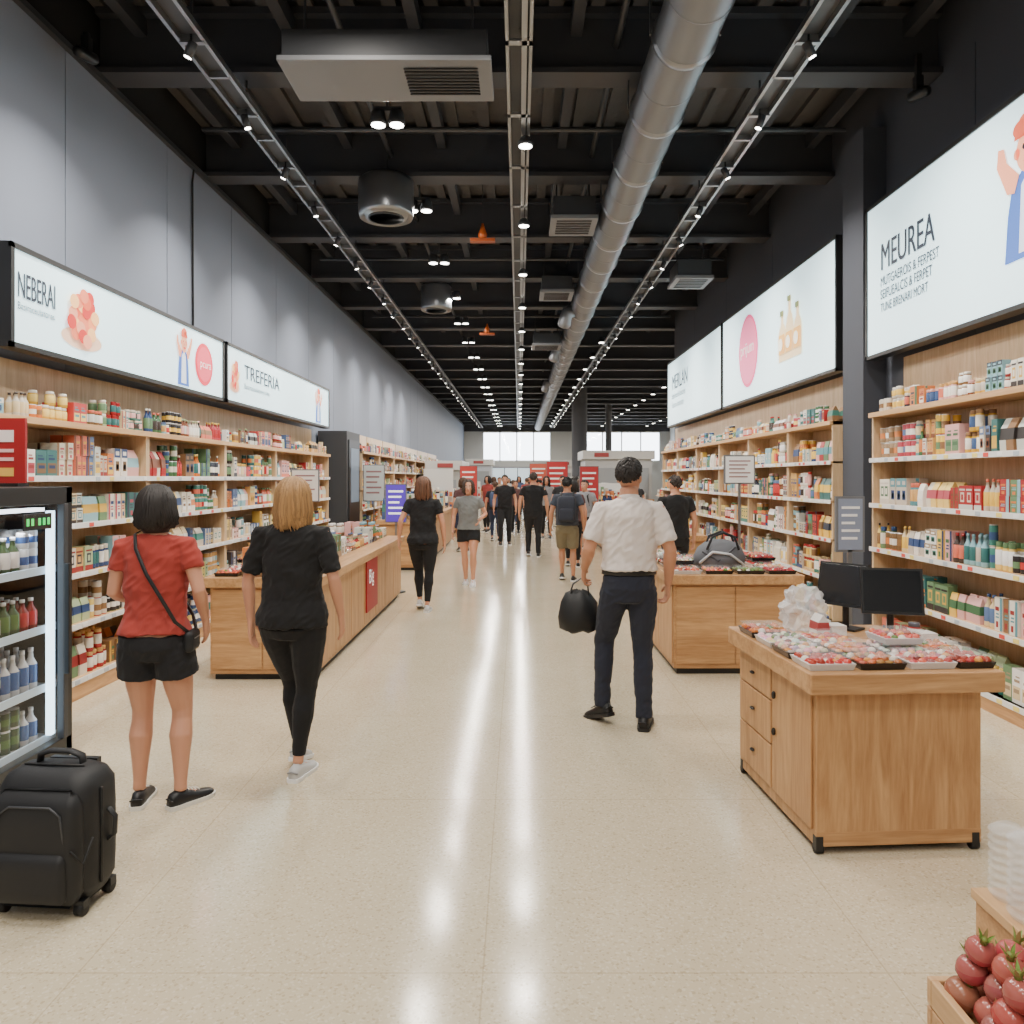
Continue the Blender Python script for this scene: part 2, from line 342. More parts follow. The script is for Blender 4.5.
# ---------------------------------------------------------------- products
PAL=[srgb(*c) for c in ((238,234,226),(232,227,216),(240,237,232),(224,216,200),(236,230,222),(196,66,64),(168,44,48),(222,200,158),(210,164,104),(66,90,134),(104,136,100),(230,190,90),(210,128,76),(222,172,168),(140,184,196),(70,60,56),(240,240,240),(232,226,210),(196,186,172),(216,116,94),(140,106,74),(200,205,200),(176,192,150),(96,120,160),(236,206,120),(60,110,110))]
DARKS=[srgb(*c) for c in ((60,64,76),(150,50,50),(54,78,124),(70,110,76),(120,94,66),(182,76,88),(214,170,70),(50,46,46),(126,76,56),(90,146,158),(214,122,60),(160,136,108),(40,60,100),(210,200,186),(230,190,80),(70,130,120))]
def item(mb,kind,x,y,z,w,h,dp,s,c1,c2,c3,seg,st=0):
    if kind=='box':
        mb.bb(x-dp/2,x+dp/2,y-w/2,y+w/2,z,z+h,c1)
        xf=x+s*(dp/2+.001); e=.0
        def q(y0,y1,z0,z1,c):
            f=[(0,1,2,3)] if s>0 else [(3,2,1,0)]
            mb.add([(xf+s*e,y+y0*w,z+z0*h),(xf+s*e,y+y1*w,z+z0*h),(xf+s*e,y+y1*w,z+z1*h),(xf+s*e,y+y0*w,z+z1*h)],f,c)
        if st==0: q(-.42,.42,.12,.5,c2); e=.0006; q(-.3,.3,.3,.42,c3); q(-.36,.25,.62,.7,c3); q(-.36,.1,.76,.8,c3)
        elif st==1: q(-.5,.5,.68,1,c2); e=.0006; q(-.3,.3,.76,.9,c1); q(-.3,.3,.2,.55,c3); q(-.2,.2,.26,.44,c2)
        elif st==2: q(-.5,.5,.0,.22,c2); q(-.28,.28,.32,.72,c3); e=.0006; q(-.16,.16,.4,.64,c1); q(-.4,.4,.8,.87,c2)
        else: q(-.5,-.2,0,1,c2); q(-.1,.4,.6,.72,c3); q(-.1,.3,.48,.53,c2); q(-.1,.35,.38,.43,c2); q(0,.3,.1,.28,c3)
    elif kind=='jar':
        r=w/2*.95; mb.lathe(x,y,z,[(r*.9,0),(r,h*.06),(r,h*.2),(r*1.01,h*.21),(r*1.01,h*.6),(r,h*.61),(r,h*.72),(r*.8,h*.8),(r*.85,h*.81),(r*.85,h*.98),(r*.8,h)],seg,[c2,c2,c2,c1,c1,c1,c2,c2,c3,c3],'vcgloss')
    elif kind=='bottle':
        r=w/2*.95; mb.lathe(x,y,z,[(r*.9,0),(r,h*.03),(r,h*.15),(r*1.01,h*.16),(r*1.01,h*.45),(r,h*.46),(r,h*.6),(r*.45,h*.76),(r*.36,h*.9),(r*.42,h*.9),(r*.42,h)],seg,[c2,c2,c2,c1,c1,c1,c2,c2,c2,c3],'vcgloss')
    elif kind=='can':
        r=w/2*.97; mb.lathe(x,y,z,[(r*.92,0),(r,h*.05),(r,h*.3),(r,h*.65),(r,h*.95),(r*.92,h)],seg,[c3,c2,c1,c2,srgb(190,190,190)],'vcgloss')
    else:
        ww=w*.95/2; d=dp/2*.8
        mb.loft([[(x-d,y-ww,z),(x+d,y-ww,z),(x+d,y+ww,z),(x-d,y+ww,z)],[(x-d*1.1,y-ww,z+h*.35),(x+d*1.1,y-ww,z+h*.35),(x+d*1.1,y+ww,z+h*.35),(x-d*1.1,y+ww,z+h*.35)],[(x-d*.9,y-ww,z+h*.7),(x+d*.9,y-ww,z+h*.7),(x+d*.9,y+ww,z+h*.7),(x-d*.9,y+ww,z+h*.7)],[(x-.004,y-ww,z+h),(x+.004,y-ww,z+h),(x+.004,y+ww,z+h),(x-.004,y+ww,z+h)]],[c1,c2,c1],'vc',False)
def fill(mb,xf,s,y0,y1,z,clear,far=False,big=1,theme=None):
    y=y0+.015; th=theme
    while y<y1-.05:
        kind=th if (th and R.random()<.35) else R.choice(['box','box','box','jar','jar','bottle','can','pouch','pouch','box'])
        w={'box':R.uniform(.05,.12),'jar':R.uniform(.05,.08),'bottle':R.uniform(.045,.07),'can':R.uniform(.055,.08),'pouch':R.uniform(.08,.12)}[kind]*big
        h=clear*{'box':R.uniform(.3,.85),'jar':R.uniform(.35,.6),'bottle':R.uniform(.6,.92),'can':R.uniform(.35,.5),'pouch':R.uniform(.5,.75)}[kind]
        h=min(h,.24)
        dp=w if kind in('jar','bottle','can') else R.uniform(.05,.12)
        c1=R.choice(PAL); c2=R.choice(DARKS if R.random()<.65 else PAL); c3=R.choice(DARKS) if kind=='box' else R.choice(PAL); st=R.randint(0,3)
        seg=7 if far else 12; n=R.randint(1,3) if kind=='box' else R.randint(1,4)
        lv=2 if (h<clear*.46 and kind in('box','can','jar') and R.random()<.8) else 1
        if kind=='box' and h<clear*.32: lv=3 if h<clear*.3 else 2
        for i in range(n):
            if y+w>y1-.01: break
            if i and R.random()<.4: c1b=R.choice(PAL)
            else: c1b=c1
            hj=h*R.uniform(.97,1.0)
            for row in range(1 if far else 2):
                if row and R.random()<.3: continue
                for l in range(lv):
                    if l and R.random()<.15: break
                    item(mb,kind,xf-s*(.03+dp/2+row*(dp+.022)+R.uniform(0,.02)),y+w/2,z+l*hj,w*.96,hj*.985,dp,s,c1b,c2,c3,seg,st)
            y+=w+.003
        y+=R.uniform(0,.02)
def bay(xf,s,y0,y1,zs,ztop,depth=.34,back='pale_z'):
    mb=MB(); xb=xf-s*depth
    mb.bb(xb,xb+s*.02,y0,y1,0,ztop,m=back)
    for y in (y0,y1-.03): mb.bb(xb,xf-s*.02,y,y+.03,0,zs[-1],m='pale_z')
    mb.bb(xb,xf,y0,y1,0,.13,m='oak_y')
    for i,z in enumerate(zs):
        top=i==len(zs)-1
        mb.bb(xb,xf+(s*.015 if top else 0),y0,y1,z-(.045 if top else .025),z,m='pale_y')
        if not top:
            mb.bb(xf,xf+s*.008,y0,y1,z-.036,z+.006,m='white')
            y=y0+.1
            while y<y1-.1:
                mb.bb(xf+s*.008,xf+s*.011,y,y+.06,z-.03,z,R.choice([srgb(240,240,240),srgb(240,220,120),srgb(220,80,70),srgb(180,190,200)])); y+=R.uniform(.12,.3)
    mb.build('wall_shelf_unit',bevel=.002 if y0<9 else 0)
    p=MB(); far=y0>9.5
    zz=zs+[min(ztop,zs[-1]+.3)]
    for i,z in enumerate(zs):
        fill(p,xf,s,y0+.035,y1-.035,z+.001,zz[i+1]-z-.05,far,1.0 if not far else 1.1,R.choice([None,'jar','box','bottle','can','box']))
    return p
ZL=[.15,.56,.94,1.31,1.66,2.06]; ZR=[.13,.58,1.0,1.41,1.83,2.26]
yb=[3.12,4.9,6.67,8.44,10.2,11.95,13.0]
for a,b_ in zip(yb,yb[1:]): bay(-3.28,1,a,b_-.002,ZL,2.49).build('shelf_products')
yb=[2.6,4.85,7.08]
for a,b_ in zip(yb,yb[1:]): bay(3.31,-1,a,b_-.002,ZR,2.79).build('shelf_products')
yb=[7.96,9.3,10.9,12.5,14.1,15.8,17.4]
for a,b_ in zip(yb,yb[1:]): bay(3.31,-1,a,b_-.002,ZR,2.79).build('shelf_products')
yb=[15.4,17.4,19.4,21.4,23.4,26,29,32]
for a,b_ in zip(yb,yb[1:]): bay(-3.2,1,a,b_-.1,[.15,.6,1.0,1.4,1.8,2.2],2.6).build('shelf_products')
# ---------------------------------------------------------------- signs
def disc(mb,o,xa,up,u,v,ru,rv,col,lay=1,n=28,a0=0,a1=2*math.pi,m='glow'):
    xa=V(xa);up=V(up);nn=xa.cross(up); c=V(o)+xa*u+up*v+nn*(.003*lay)
    full=abs(a1-a0-2*math.pi)<1e-4; k=n if full else n+1
    mb.add([c+xa*(ru*math.cos(a0+(a1-a0)*i/n))+up*(rv*math.sin(a0+(a1-a0)*i/n)) for i in range(k)],[tuple(range(k))],col,m)
def poly(mb,o,xa,up,pts,col,lay=1,m='glow'):
    xa=V(xa);up=V(up);nn=xa.cross(up)
    mb.add([V(o)+xa*u+up*v+nn*(.003*lay) for u,v in pts],[tuple(range(len(pts)))],col,m)
def chef(mb,o,xa,up,u,v,k,kx=1):
    S=lambda pts:[(u+a*k*kx,v+b*k) for a,b in pts]
    D=lambda a,b,ra,rb,c,l,**q: disc(mb,o,xa,up,u+a*k*kx,v+b*k,ra*k*kx,rb*k,c,l,**q)
    poly(mb,o,xa,up,S([(-.34,-.6),(.34,-.6),(.3,-.2),(.24,.05),(.1,.16),(-.1,.16),(-.24,.05),(-.3,-.2)]),srgb(70,105,180),1)
    poly(mb,o,xa,up,S([(-.15,-.55),(.15,-.55),(.12,.02),(.05,.1),(-.05,.1),(-.12,.02)]),srgb(205,215,232),2)
    poly(mb,o,xa,up,S([(.2,-.02),(.3,.0),(.46,.3),(.5,.46),(.42,.48),(.34,.34),(.14,.12)]),srgb(225,150,120),3)
    poly(mb,o,xa,up,S([(-.2,-.02),(-.3,.0),(-.44,.28),(-.42,.44),(-.34,.42),(-.3,.28),(-.14,.12)]),srgb(225,150,120),3)
    D(0,.3,.18,.2,srgb(230,160,128),3); D(-.17,.3,.04,.05,srgb(220,140,110),3); D(.17,.3,.04,.05,srgb(220,140,110),3)
    D(0,.42,.2,.12,srgb(200,90,65),4,a0=0,a1=math.pi); D(0,.54,.15,.08,srgb(215,110,80),4); D(-.12,.5,.09,.07,srgb(205,95,70),5)
    D(-.07,.33,.018,.025,srgb(40,40,50),5); D(.07,.33,.018,.025,srgb(40,40,50),5); D(0,.27,.03,.03,srgb(205,120,95),5)
    D(0,.21,.07,.035,srgb(180,50,55),5,a0=math.pi,a1=2*math.pi)
def foodart(mb,o,xa,up,u,v,rx,ry):
    rr=random.Random(3)
    disc(mb,o,xa,up,u,v-ry*.6,rx*1.1,ry*.3,srgb(222,186,160),1)
    for i in range(26):
        a=i*2.4; q=(i/26)**.5
        disc(mb,o,xa,up,u+math.cos(a)*q*rx*.7,v+math.sin(a)*q*ry*.7,rx*.24,ry*.2,rr.choice([srgb(214,96,66),srgb(196,58,52),srgb(232,140,96),srgb(238,180,120),srgb(220,120,90),srgb(226,150,120)]),2+i%4+i*.12,16)
SW=(.64,.86,.93)
def sign(s,xf,y0,y1,z0,z1,fn,dp=.12):
    e=empty('illuminated_wall_sign'); mb=MB(); t=.035
    mb.bb(xf-s*dp,xf-s*.02,y0,y1,z0,z1,m='black')
    for a in ((y0,y1,z0,z0+t),(y0,y1,z1-t,z1),(y0,y0+t,z0,z1),(y1-t,y1,z0,z1)): mb.bb(xf-s*.02,xf,*a,m='black')
    mb.build('frame',e)
    mb=MB(); mb.bb(xf-s*.019,xf-s*.012,y0+t,y1-t,z0+t,z1-t,SW,'signwhite'); mb.build('lit_panel',e)
    xa=(0,s,0); up=(0,0,1); o=(xf-s*.011,y0 if s>0 else y1,z0)
    mb=MB(); fn(mb,e,o,xa,up)
    if mb.v: mb.build('artwork',e)
def T(e,s,o,xa,u,v,size,mat='ink',xs=1,bold=0): 
    xa=V(xa); n=xa.cross(V((0,0,1))); text('lettering',s,V(o)+xa*u+V((0,0,v))+n*(.004 if mat=='ink' else .02),xa,(0,0,1),size,mat,e,'LEFT',xs,bold)
def fL1(mb,e,o,xa,up):
    T(e,'NEBERAI',o,xa,.07,.34,.24,xs=.44,bold=.008); T(e,'Basiraceulatores',o,xa,.07,.26,.07,xs=.85)
    foodart(mb,o,xa,up,.80,.35,.24,.27)
    chef(mb,o,xa,up,2.5,.33,.46,.8); disc(mb,o,xa,up,2.98,.33,.22,.22,srgb(214,60,80),1); disc(mb,o,xa,up,2.98,.33,.18,.18,srgb(226,84,104),2); T(e,'pcura',o,xa,2.84,.29,.12,'inkwhite')
def fL2(mb,e,o,xa,up):
    foodart(mb,o,xa,up,.24,.33,.15,.22); T(e,'TREFERIA',o,xa,.55,.34,.24,xs=1.3,bold=.01); T(e,'Basiraceulatores vito',o,xa,.55,.22,.09,xs=1.2); chef(mb,o,xa,up,3.85,.33,.46)
sign(1,-3.27,4.83,8.33,2.5,3.18,fL1); sign(1,-3.27,8.4,12.95,2.5,3.18,fL2)
def fR1(mb,e,o,xa,up):
    T(e,'MEUREA',o,xa,.3,.80,.36,xs=.68,bold=.014); T(e,'MUTGAEROIS & FERPEST',o,xa,.3,.65,.125,xs=.72,bold=.01); T(e,'SEIFUEALCIS & FERPET',o,xa,.3,.53,.125,xs=.72,bold=.01); T(e,'TUNE BRENARI MORT',o,xa,.3,.41,.115,xs=.72,bold=.01)
    chef(mb,o,xa,up,2.38,.82,.8)
def fR2(mb,e,o,xa,up):
    disc(mb,o,xa,up,1.4,.74,.46,.54,srgb(226,92,140)); disc(mb,o,xa,up,1.4,.74,.42,.49,srgb(236,120,160),2); T(e,'prijum',o,xa,1.08,.7,.25,'inkwhite',bold=.01)
    for k,u in enumerate((2.85,3.12,3.4)):
        h=.66+.14*(k%2); poly(mb,o,xa,up,[(u-.13,.35),(u+.13,.35),(u+.14,.4),(u+.14,.35+h*.55),(u+.1,.35+h*.68),(u+.05,.35+h*.75),(u+.05,.35+h),(u-.05,.35+h),(u-.05,.35+h*.75),(u-.1,.35+h*.68),(u-.14,.35+h*.55),(u-.14,.4)],srgb(226,204,164),1+k); poly(mb,o,xa,up,[(u-.11,.45),(u+.11,.45),(u+.11,.7),(u-.11,.7)],srgb(222,172,100),5+k); poly(mb,o,xa,up,[(u-.055,.28+h),(u+.055,.28+h),(u+.055,.35+h),(u-.055,.35+h)],srgb(120,130,90),5+k); disc(mb,o,xa,up,u,.57,.07,.08,srgb(240,236,220),9+k)
def fR3(mb,e,o,xa,up):
    T(e,'MERLAN',o,xa,.5,.8,.45,xs=.9,bold=.012); T(e,'Basirace & lotores',o,xa,.5,.6,.18); T(e,'Futura menorca',o,xa,.5,.4,.18)
sign(-1,3.40,3.9,7.37,2.8,4.28,fR1); sign(-1,3.40,8.04,12.56,2.8,4.26,fR2); sign(-1,3.40,12.62,17.2,2.8,4.26,fR3)
# ---------------------------------------------------------------- fridge
e=empty('beverage_fridge'); mb=MB(); x0,x1,y0,y1=-3.25,-2.68,2.9,4.5
mb.bb(x0,x0+.03,y0,y1,.0,1.6,m='unitgrey'); mb.bb(x0,x1,y0,y0+.05,0,1.6,m='black'); mb.bb(x0+.0,x1,y1-.06,y1,0,1.6,m='black'); mb.bb(x0,x1,y0,y1,1.5,1.6,m='black'); mb.bb(x0,x1,y0,y1,0,.12,m='black')
mb.bb(x1-.03,x1+.012,y0,y0+.05,.12,1.5,m='steel'); mb.bb(x1-.03,x1+.012,y1-.1,y1-.06,.12,1.5,m='unitdark'); mb.bb(x1-.02,x1+.012,3.66,3.7,.12,1.5,m='unitdark')
mb.bb(x1+.01,x1+.04,y1-.1,y1-.08,.5,1.15,m='black')
mb.build('cabinet',e,bevel=.004)
mb=MB(); mb.add([(x1-.008,y0+.05,.12),(x1-.008,y1-.1,.12),(x1-.008,y1-.1,1.5),(x1-.008,y0+.05,1.5)],[(0,1,2,3)],m='glass'); mb.build('glass_door',e)
mb=MB(); mb.bb(x1-.06,x1-.03,y1-.16,y1-.12,.16,1.46,(.6,.82,1),'tube_light'); mb.bb(x1-.1,x1-.04,y0+.1,y1-.2,1.46,1.48,(.85,.93,1),'tube_light'); mb.build('light_strip',e)
mb=MB(); mb.bb(x1-.02,x1-.012,y1-.42,y1-.18,1.36,1.45,m='black')
for i,q in enumerate((.40,.36,.30,.26,.22)): mb.bb(x1-.012,x1-.0095,y1-q,y1-q+.02,1.385,1.425,srgb(60,230,110),'glow')
mb.build('temperature_display',e)
l=bpy.data.lights.new('fridge_tube','AREA'); l.shape='RECTANGLE'; l.size=1.2; l.size_y=.04; l.energy=5; l.color=(.88,.95,1)
o=bpy.data.objects.new('fridge_tube',l); bpy.context.collection.objects.link(o); o.location=(x1-.12,3.7,1.45); o.rotation_euler=(0,math.radians(12),math.pi/2); o.parent=e
mb=MB()
FR=[(srgb(170,40,45),srgb(120,26,26)),(srgb(210,200,190),srgb(60,80,50)),(srgb(200,160,80),srgb(90,50,28)),(srgb(80,110,60),srgb(60,80,50)),(srgb(150,50,40),srgb(150,40,45)),(srgb(60,90,140),srgb(200,200,200)),(srgb(220,210,190),srgb(160,90,40))]
for zi,z in enumerate((.14,.44,.78,1.12)):
    mb.bb(x0+.03,x1-.07,y0+.05,y1-.06,z-.015,z,m='unitgrey'); mb.bb(x1-.07,x1-.06,y0+.05,y1-.06,z-.025,z+.02,srgb(190,210,225))
    y=y0+.1
    while y<y1-.16:
        k=R.choice(['bottle','can','jar','bottle']); c1,c2=R.choice(FR); h=R.uniform(.18,.24) if k!='can' else .13
        for r in range(3):
            for q in range(2):
                if y+q*.075<y1-.16: item(mb,k,x1-.13-r*.085,y+q*.075,z,.07,h,.07,1,c1,c2,srgb(220,220,220),12)
                if k=='can' and y+q*.075<y1-.16: item(mb,k,x1-.13-r*.085,y+q*.075,z+.13,.07,h*.8,.07,1,c1,c2,srgb(220,220,220),12)
        y+=.155
mb.build('drinks',e)
mb=MB(); mb.bb(-3.22,-2.885,4.38,4.4,1.62,2.0,srgb(160,32,38)); 
for a,b_,c in ((1.86,1.93,srgb(240,230,230)),(1.80,1.82,srgb(235,190,190)),(1.75,1.77,srgb(235,190,190)),(1.66,1.71,srgb(225,180,90))): mb.bb(-3.19,-2.95,4.376,4.38,a,b_,c)
mb.bb(-3.2,-2.9,4.34,4.44,1.601,1.62,m='black')
mb.build('promotional_sign')
# ---------------------------------------------------------------- counters
def tray(mb,x,y,z,w,l,kind=None):
    mb.loft([[(x-w/2*.9,y-l/2*.9,z),(x+w/2*.9,y-l/2*.9,z),(x+w/2*.9,y+l/2*.9,z),(x-w/2*.9,y+l/2*.9,z)],[(x-w/2,y-l/2,z+.03),(x+w/2,y-l/2,z+.03),(x+w/2,y+l/2,z+.03),(x-w/2,y+l/2,z+.03)]],srgb(30,30,32) if R.random()<.75 else srgb(215,215,215),'vcgloss',False)
    c=kind or R.choice([srgb(190,62,48),srgb(222,130,110),srgb(225,190,168),srgb(205,100,70),srgb(230,215,195),srgb(170,60,60),srgb(215,150,90),srgb(150,100,60),srgb(120,140,80)])
    nx=max(2,int(w/.036)); ny=max(2,int(l/.036))
    for i in range(nx):
        for j in range(ny):
            cc=tuple(min(1,q*R.uniform(.6,1.3)) for q in c)
            if R.random()<.25: cc=R.choice([srgb(235,225,210),srgb(235,225,215),srgb(120,40,36),srgb(220,150,70),srgb(90,120,50)])
            mb.ell((x-w*.46+w*.92*(i+.5)/nx,y-l*.46+l*.92*(j+.5)/ny,z+.028),(w/nx*.46,l/ny*.46,R.uniform(.010,.024)),7,5,cc,'food')
    mb.bb(x-w/2*.96,x+w/2*.96,y-l/2*.96,y+l/2*.96,z+.056,z+.057,m='film')
def goods(mb,x0,x1,y0,y1,z,step=.24,tall=1,trays=.6):
    y=y0+step/2
    while y<y1-step/3:
        x=x0+.12
        while x<x1-.08:
            r=R.random()
            if r<trays: 
                tray(mb,x,y,z,.2,step*.85)
                if R.random()<.4: tray(mb,x,y,z+.058,.19,step*.8)
            else:
                k=R.choice(['box','jar','pouch','box','bottle']); c1,c2,c3=R.choice(PAL),R.choice(DARKS),R.choice(PAL); hh=R.uniform(.09,.17)*tall; st=R.randint(0,3)
                if R.random()<.4: mb.bb(x-.1,x+.1,y-.1,y+.1,z,z+.06,R.choice(DARKS)); zz=z+.06
                else: zz=z
                for a in (-.055,.055):
                    for b_ in (-.06,.06): item(mb,k,x+a,y+b_,zz,.085,hh,.08,-1 if x>0 else 1,c1,c2,c3,9,st)
            x+=.23
        y+=step
e=empty('display_counter'); mb=MB(); X0,X1,Y0,Y1=1.30,2.05,3.28,4.22; ANG=.06
mb.bb(X0,X1,Y0,Y1,.035,.72,m='oak_z'); mb.bb(X0+.03,X1-.03,Y0+.03,Y1-.03,.02,.04,m='black'); mb.bb(X0-.001,X1+.001,Y0-.001,Y0+.01,.035,.10,m='oak_x')
mb.build('body',e,bevel=.004)
mb=MB(); mb.bb(X0-.05,X1+.07,Y0-.06,Y1+.06,.715,.805,m='oak_x'); mb.build('worktop',e,bevel=.006)
mb=MB(); ym=(Y0+Y1)/2
for (a,b_,c,d) in ((ym+.01,Y1-.03,.54,.70),(ym+.01,Y1-.03,.32,.53),(ym+.01,Y1-.03,.1,.31),(Y0+.03,ym-.01,.1,.70)):
    mb.bb(X0-.012,X0-.001,a,b_,c,d,m='oak_z')
mb.build('drawer_fronts',e,bevel=.003)
mb=MB()
for z in (.62,.43,.21): mb.ell((X0-.02,(ym+Y1)/2,z),(.012,.022,.009),10,6,srgb(40,36,32),'vcgloss')
mb.ell((X0-.02,ym-.05,.58),(.012,.010,.02),10,6,srgb(40,36,32),'vcgloss'); mb.ell((X0-.02,ym-.05,.4),(.012,.010,.02),10,6,srgb(40,36,32),'vcgloss')
for (a,b_) in ((X0+.02,Y0+.02),(X1-.02,Y0+.02),(X0+.02,Y1-.02),(X1-.02,Y1-.02)):
    mb.bb(a-.022,a+.01,b_-.024,b_+.01,.02,.08,m='black'); mb.tube([(a-.02,b_,.022),(a+.015,b_,.022)],.022,12,ref=(0,0,1),m='rubber',capk=.1)
mb.build('hardware',e)
turn(e,X0,Y0,ANG)
mb=MB()
TC=[srgb(228,200,184),srgb(186,54,40),srgb(220,150,122),srgb(234,220,205),srgb(200,96,88),srgb(196,112,60),srgb(176,66,54)]
seq=[1,5,4,6,0,2,3,5,3,4,0,2,5,2,3,0]
for j,y in enumerate((3.37,3.59,3.81,4.05)):
    for i,x in enumerate((1.37,1.60,1.83,2.03)):
        if i>=2 and j>=2: continue
        if i==1 and j==3: continue
        tray(mb,x,y,.806,.215 if i<3 else .17,.2,TC[seq[j*4+i]])
        if R.random()<.3 and j in(1,2): tray(mb,x,y,.864,.19,.185,TC[R.randint(0,6)])
for (x,y,k,w,h) in ((2.07,3.73,'box',.09,.07),(2.07,3.82,'jar',.07,.1),(1.74,4.0,'box',.1,.06),(1.64,3.97,'pouch',.1,.12)):
    item(mb,k,x,y,.806,w,h,.08,-1,srgb(225,220,215),srgb(170,70,70),srgb(90,90,100),12,2)
ob=mb.build('packaged_food_trays'); turn(ob,X0,Y0,ANG)
def monitor(x,y,z,yaw,w=.3,h=.21):
    mb=MB(); mb.M=Matrix.Translation((x,y,z))@Matrix.Rotation(yaw,4,'Z')
    mb.bb(-.08,.08,-.06,.06,0,.012,m='black'); mb.tube([(0,0,.01),(0,.0,.25)],.018,10,m='black',capk=.1)
    mb.M=mb.M@Matrix.Translation((0,-.03,.25))@Matrix.Rotation(math.radians(-12),4,'X')
    mb.bb(-w/2,w/2,-.015,.015,-h/2,h/2,m='black'); mb.bb(-w/2+.05,w/2-.05,.015,.045,-h/2+.04,h/2-.03,m='black'); mb.bb(-w/2+.012,w/2-.012,-.0165,-.015,-h/2+.015,h/2-.012,srgb(24,26,30),'vcgloss')
    mb.build('pos_monitor',bevel=.003)
monitor(1.96,3.96,.806,-.25,.3,.24); monitor(1.83,4.2,.806,-.9,.28,.24)
def blob(name,c,r,mat,amp=.25,sub=4,seed=0,fr=3.):
    import bmesh
    bm=bmesh.new(); bmesh.ops.create_icosphere(bm,subdivisions=sub,radius=1)
    for v in bm.verts:
        p=v.co.normalized(); k=1+amp*noise.noise(p*fr+V((seed,0,0)))+amp*.5*abs(noise.noise(p*fr*2.7+V((seed,5,0))))
        z=p.z*r[2]*k; v.co=V((p.x*r[0]*k,p.y*r[1]*k,max(z,-r[2]*.8)))
    me=bpy.data.meshes.new(name); bm.to_mesh(me); bm.free(); me.materials.append(MATS[mat])
    for p in me.polygons: p.use_smooth=(mat!='poly')
    o=bpy.data.objects.new(name,me); bpy.context.collection.objects.link(o); o.location=(c[0],c[1],c[2]+r[2]*.8); return o
blob('plastic_bag',(1.58,4.17,.808),(.11,.07,.13),'poly',.5,4,2,3.2)
def simple_counter(x0,x1,y0,y1,h,face):
    e=empty('display_counter'); mb=MB(); mb.bb(x0,x1,y0,y1,.05,h-.08,m='oak_x'); mb.bb(x0+.03,x1-.03,y0+.03,y1-.03,0,.05,m='black'); mb.build('body',e,bevel=.004)
    mb=MB(); mb.bb(x0-.05,x1+.05,y0-.05,y1+.05,h-.08,h,m='oak_y'); mb.build('worktop',e,bevel=.006)
    mb=MB(); y=y0+.02
    xs=x0 if face<0 else x1
    while y<y1-.1:
        yy=min(y+.62,y1-.02); mb.bb(xs+face*.001,xs+face*.012,y,yy-.012,.09,h-.1,m='oak_z'); y+=.62
    mb.bb(x0+.02,(x0+x1)/2-.005,y0-.012,y0-.001,.09,h-.1,m='oak_x'); mb.bb((x0+x1)/2+.005,x1-.02,y0-.012,y0-.001,.09,h-.1,m='oak_x')
    mb.build('panels',e,bevel=.003)
    return e
simple_counter(1.3,2.33,6.3,7.5,.84,-1)
mb=MB()
for j in range(5):
    for i in range(4):
        if 1<=i<=2 and j in(1,2): continue
        tray(mb,1.42+i*.265,6.4+j*.24,.841,.24,.21)
        if R.random()<.4: tray(mb,1.42+i*.265,6.4+j*.24,.9,.22,.2)
mb.build('packaged_food_trays')
# grey shoulder bag lying on the counter
mb=MB()
rg=[]
for z,w,d in ((.842,.17,.13),(.87,.21,.16),(.95,.22,.165),(1.03,.19,.14),(1.08,.13,.09),(1.1,.05,.03)):
    rg.append([(1.8+w*math.cos(a*math.pi/12)*(1+.2*noise.noise(V((a*.7,z*8,1)))),6.74+d*math.sin(a*math.pi/12)*(1+.2*noise.noise(V((a*.7,z*8,7)))),z) for a in range(24)])
mb.loft(rg,srgb(104,106,112),'vcmat')
for o in (-.06,.05): mb.tube([(1.66,6.68+o,1.02),(1.7,6.66+o,1.13),(1.8,6.66+o,1.17),(1.9,6.66+o,1.13),(1.94,6.68+o,1.02)],.011,8,ref=(0,1,0),col=srgb(40,40,44),m='vcmat')
mb.tube([(1.6,6.63,.9),(1.7,6.58,1.0),(1.85,6.57,.98),(1.99,6.62,.88)],.012,8,ref=(0,0,1),col=srgb(190,192,196)); mb.tube([(1.62,6.62,1.0),(1.75,6.585,.92),(1.9,6.59,1.04)],.010,8,ref=(0,0,1),col=srgb(60,60,66))
mb.build('grey_shoulder_bag')
e=simple_counter(-2.52,-1.66,6.12,10.5,.84,1)
mb=MB(); mb.bb(-1.646,-1.63,8.05,8.65,.2,.78,srgb(160,26,34)); mb.build('red_poster',e)
text('poster_text','Big',(-1.629,8.15,.5),(0,1,0),(0,0,1),.22,'inkwhite',e)
mb=MB(); goods(mb,-2.52,-1.66,6.12,10.5,.841,.24,1.15,.5); mb.build('packaged_food_trays')
simple_counter(1.75,2.6,10.6,14.2,.84,-1); mb=MB(); goods(mb,1.75,2.6,10.6,14.2,.841,.35,1.8,.3); mb.build('packaged_food_trays')
simple_counter(-2.5,-1.75,13.4,19.5,.9,1); mb=MB(); goods(mb,-2.5,-1.75,13.4,19.5,.901,.4,3.0,.12); mb.build('packaged_food_trays')
simple_counter(1.9,2.7,16,19,.9,-1); mb=MB(); goods(mb,1.9,2.7,16,19,.901,.4,2.4,.25); mb.build('packaged_food_trays')
def stand(x,y,z0,z1,w,col,name='poster_stand',em='vc',ry=0):
    e=empty(name,(x,y,0),ry); mb=MB()
    mb.bb(-w/2-.015,w/2+.015,-.012,.012,z0-.015,z1+.015,m='unitgrey'); mb.bb(-w/2,w/2,-.016,-.012,z0,z1,col,em)
    for i in range(5):
        zz=z1-(z1-z0)*(.2+.15*i); mb.bb(-w*.38,w*(.38-.1*(i%3)),-.018,-.016,zz,zz+(z1-z0)*.05,srgb(245,245,245) if sum(col)<1.2 else srgb(150,110,110),em)
    mb.bb(-.012,.012,-.012,.012,.02,z0,m='steel'); mb.lathe(0,0,0,[(.14,0),(.14,.012),(.03,.02)],20,m='black'); mb.build('frame',e)
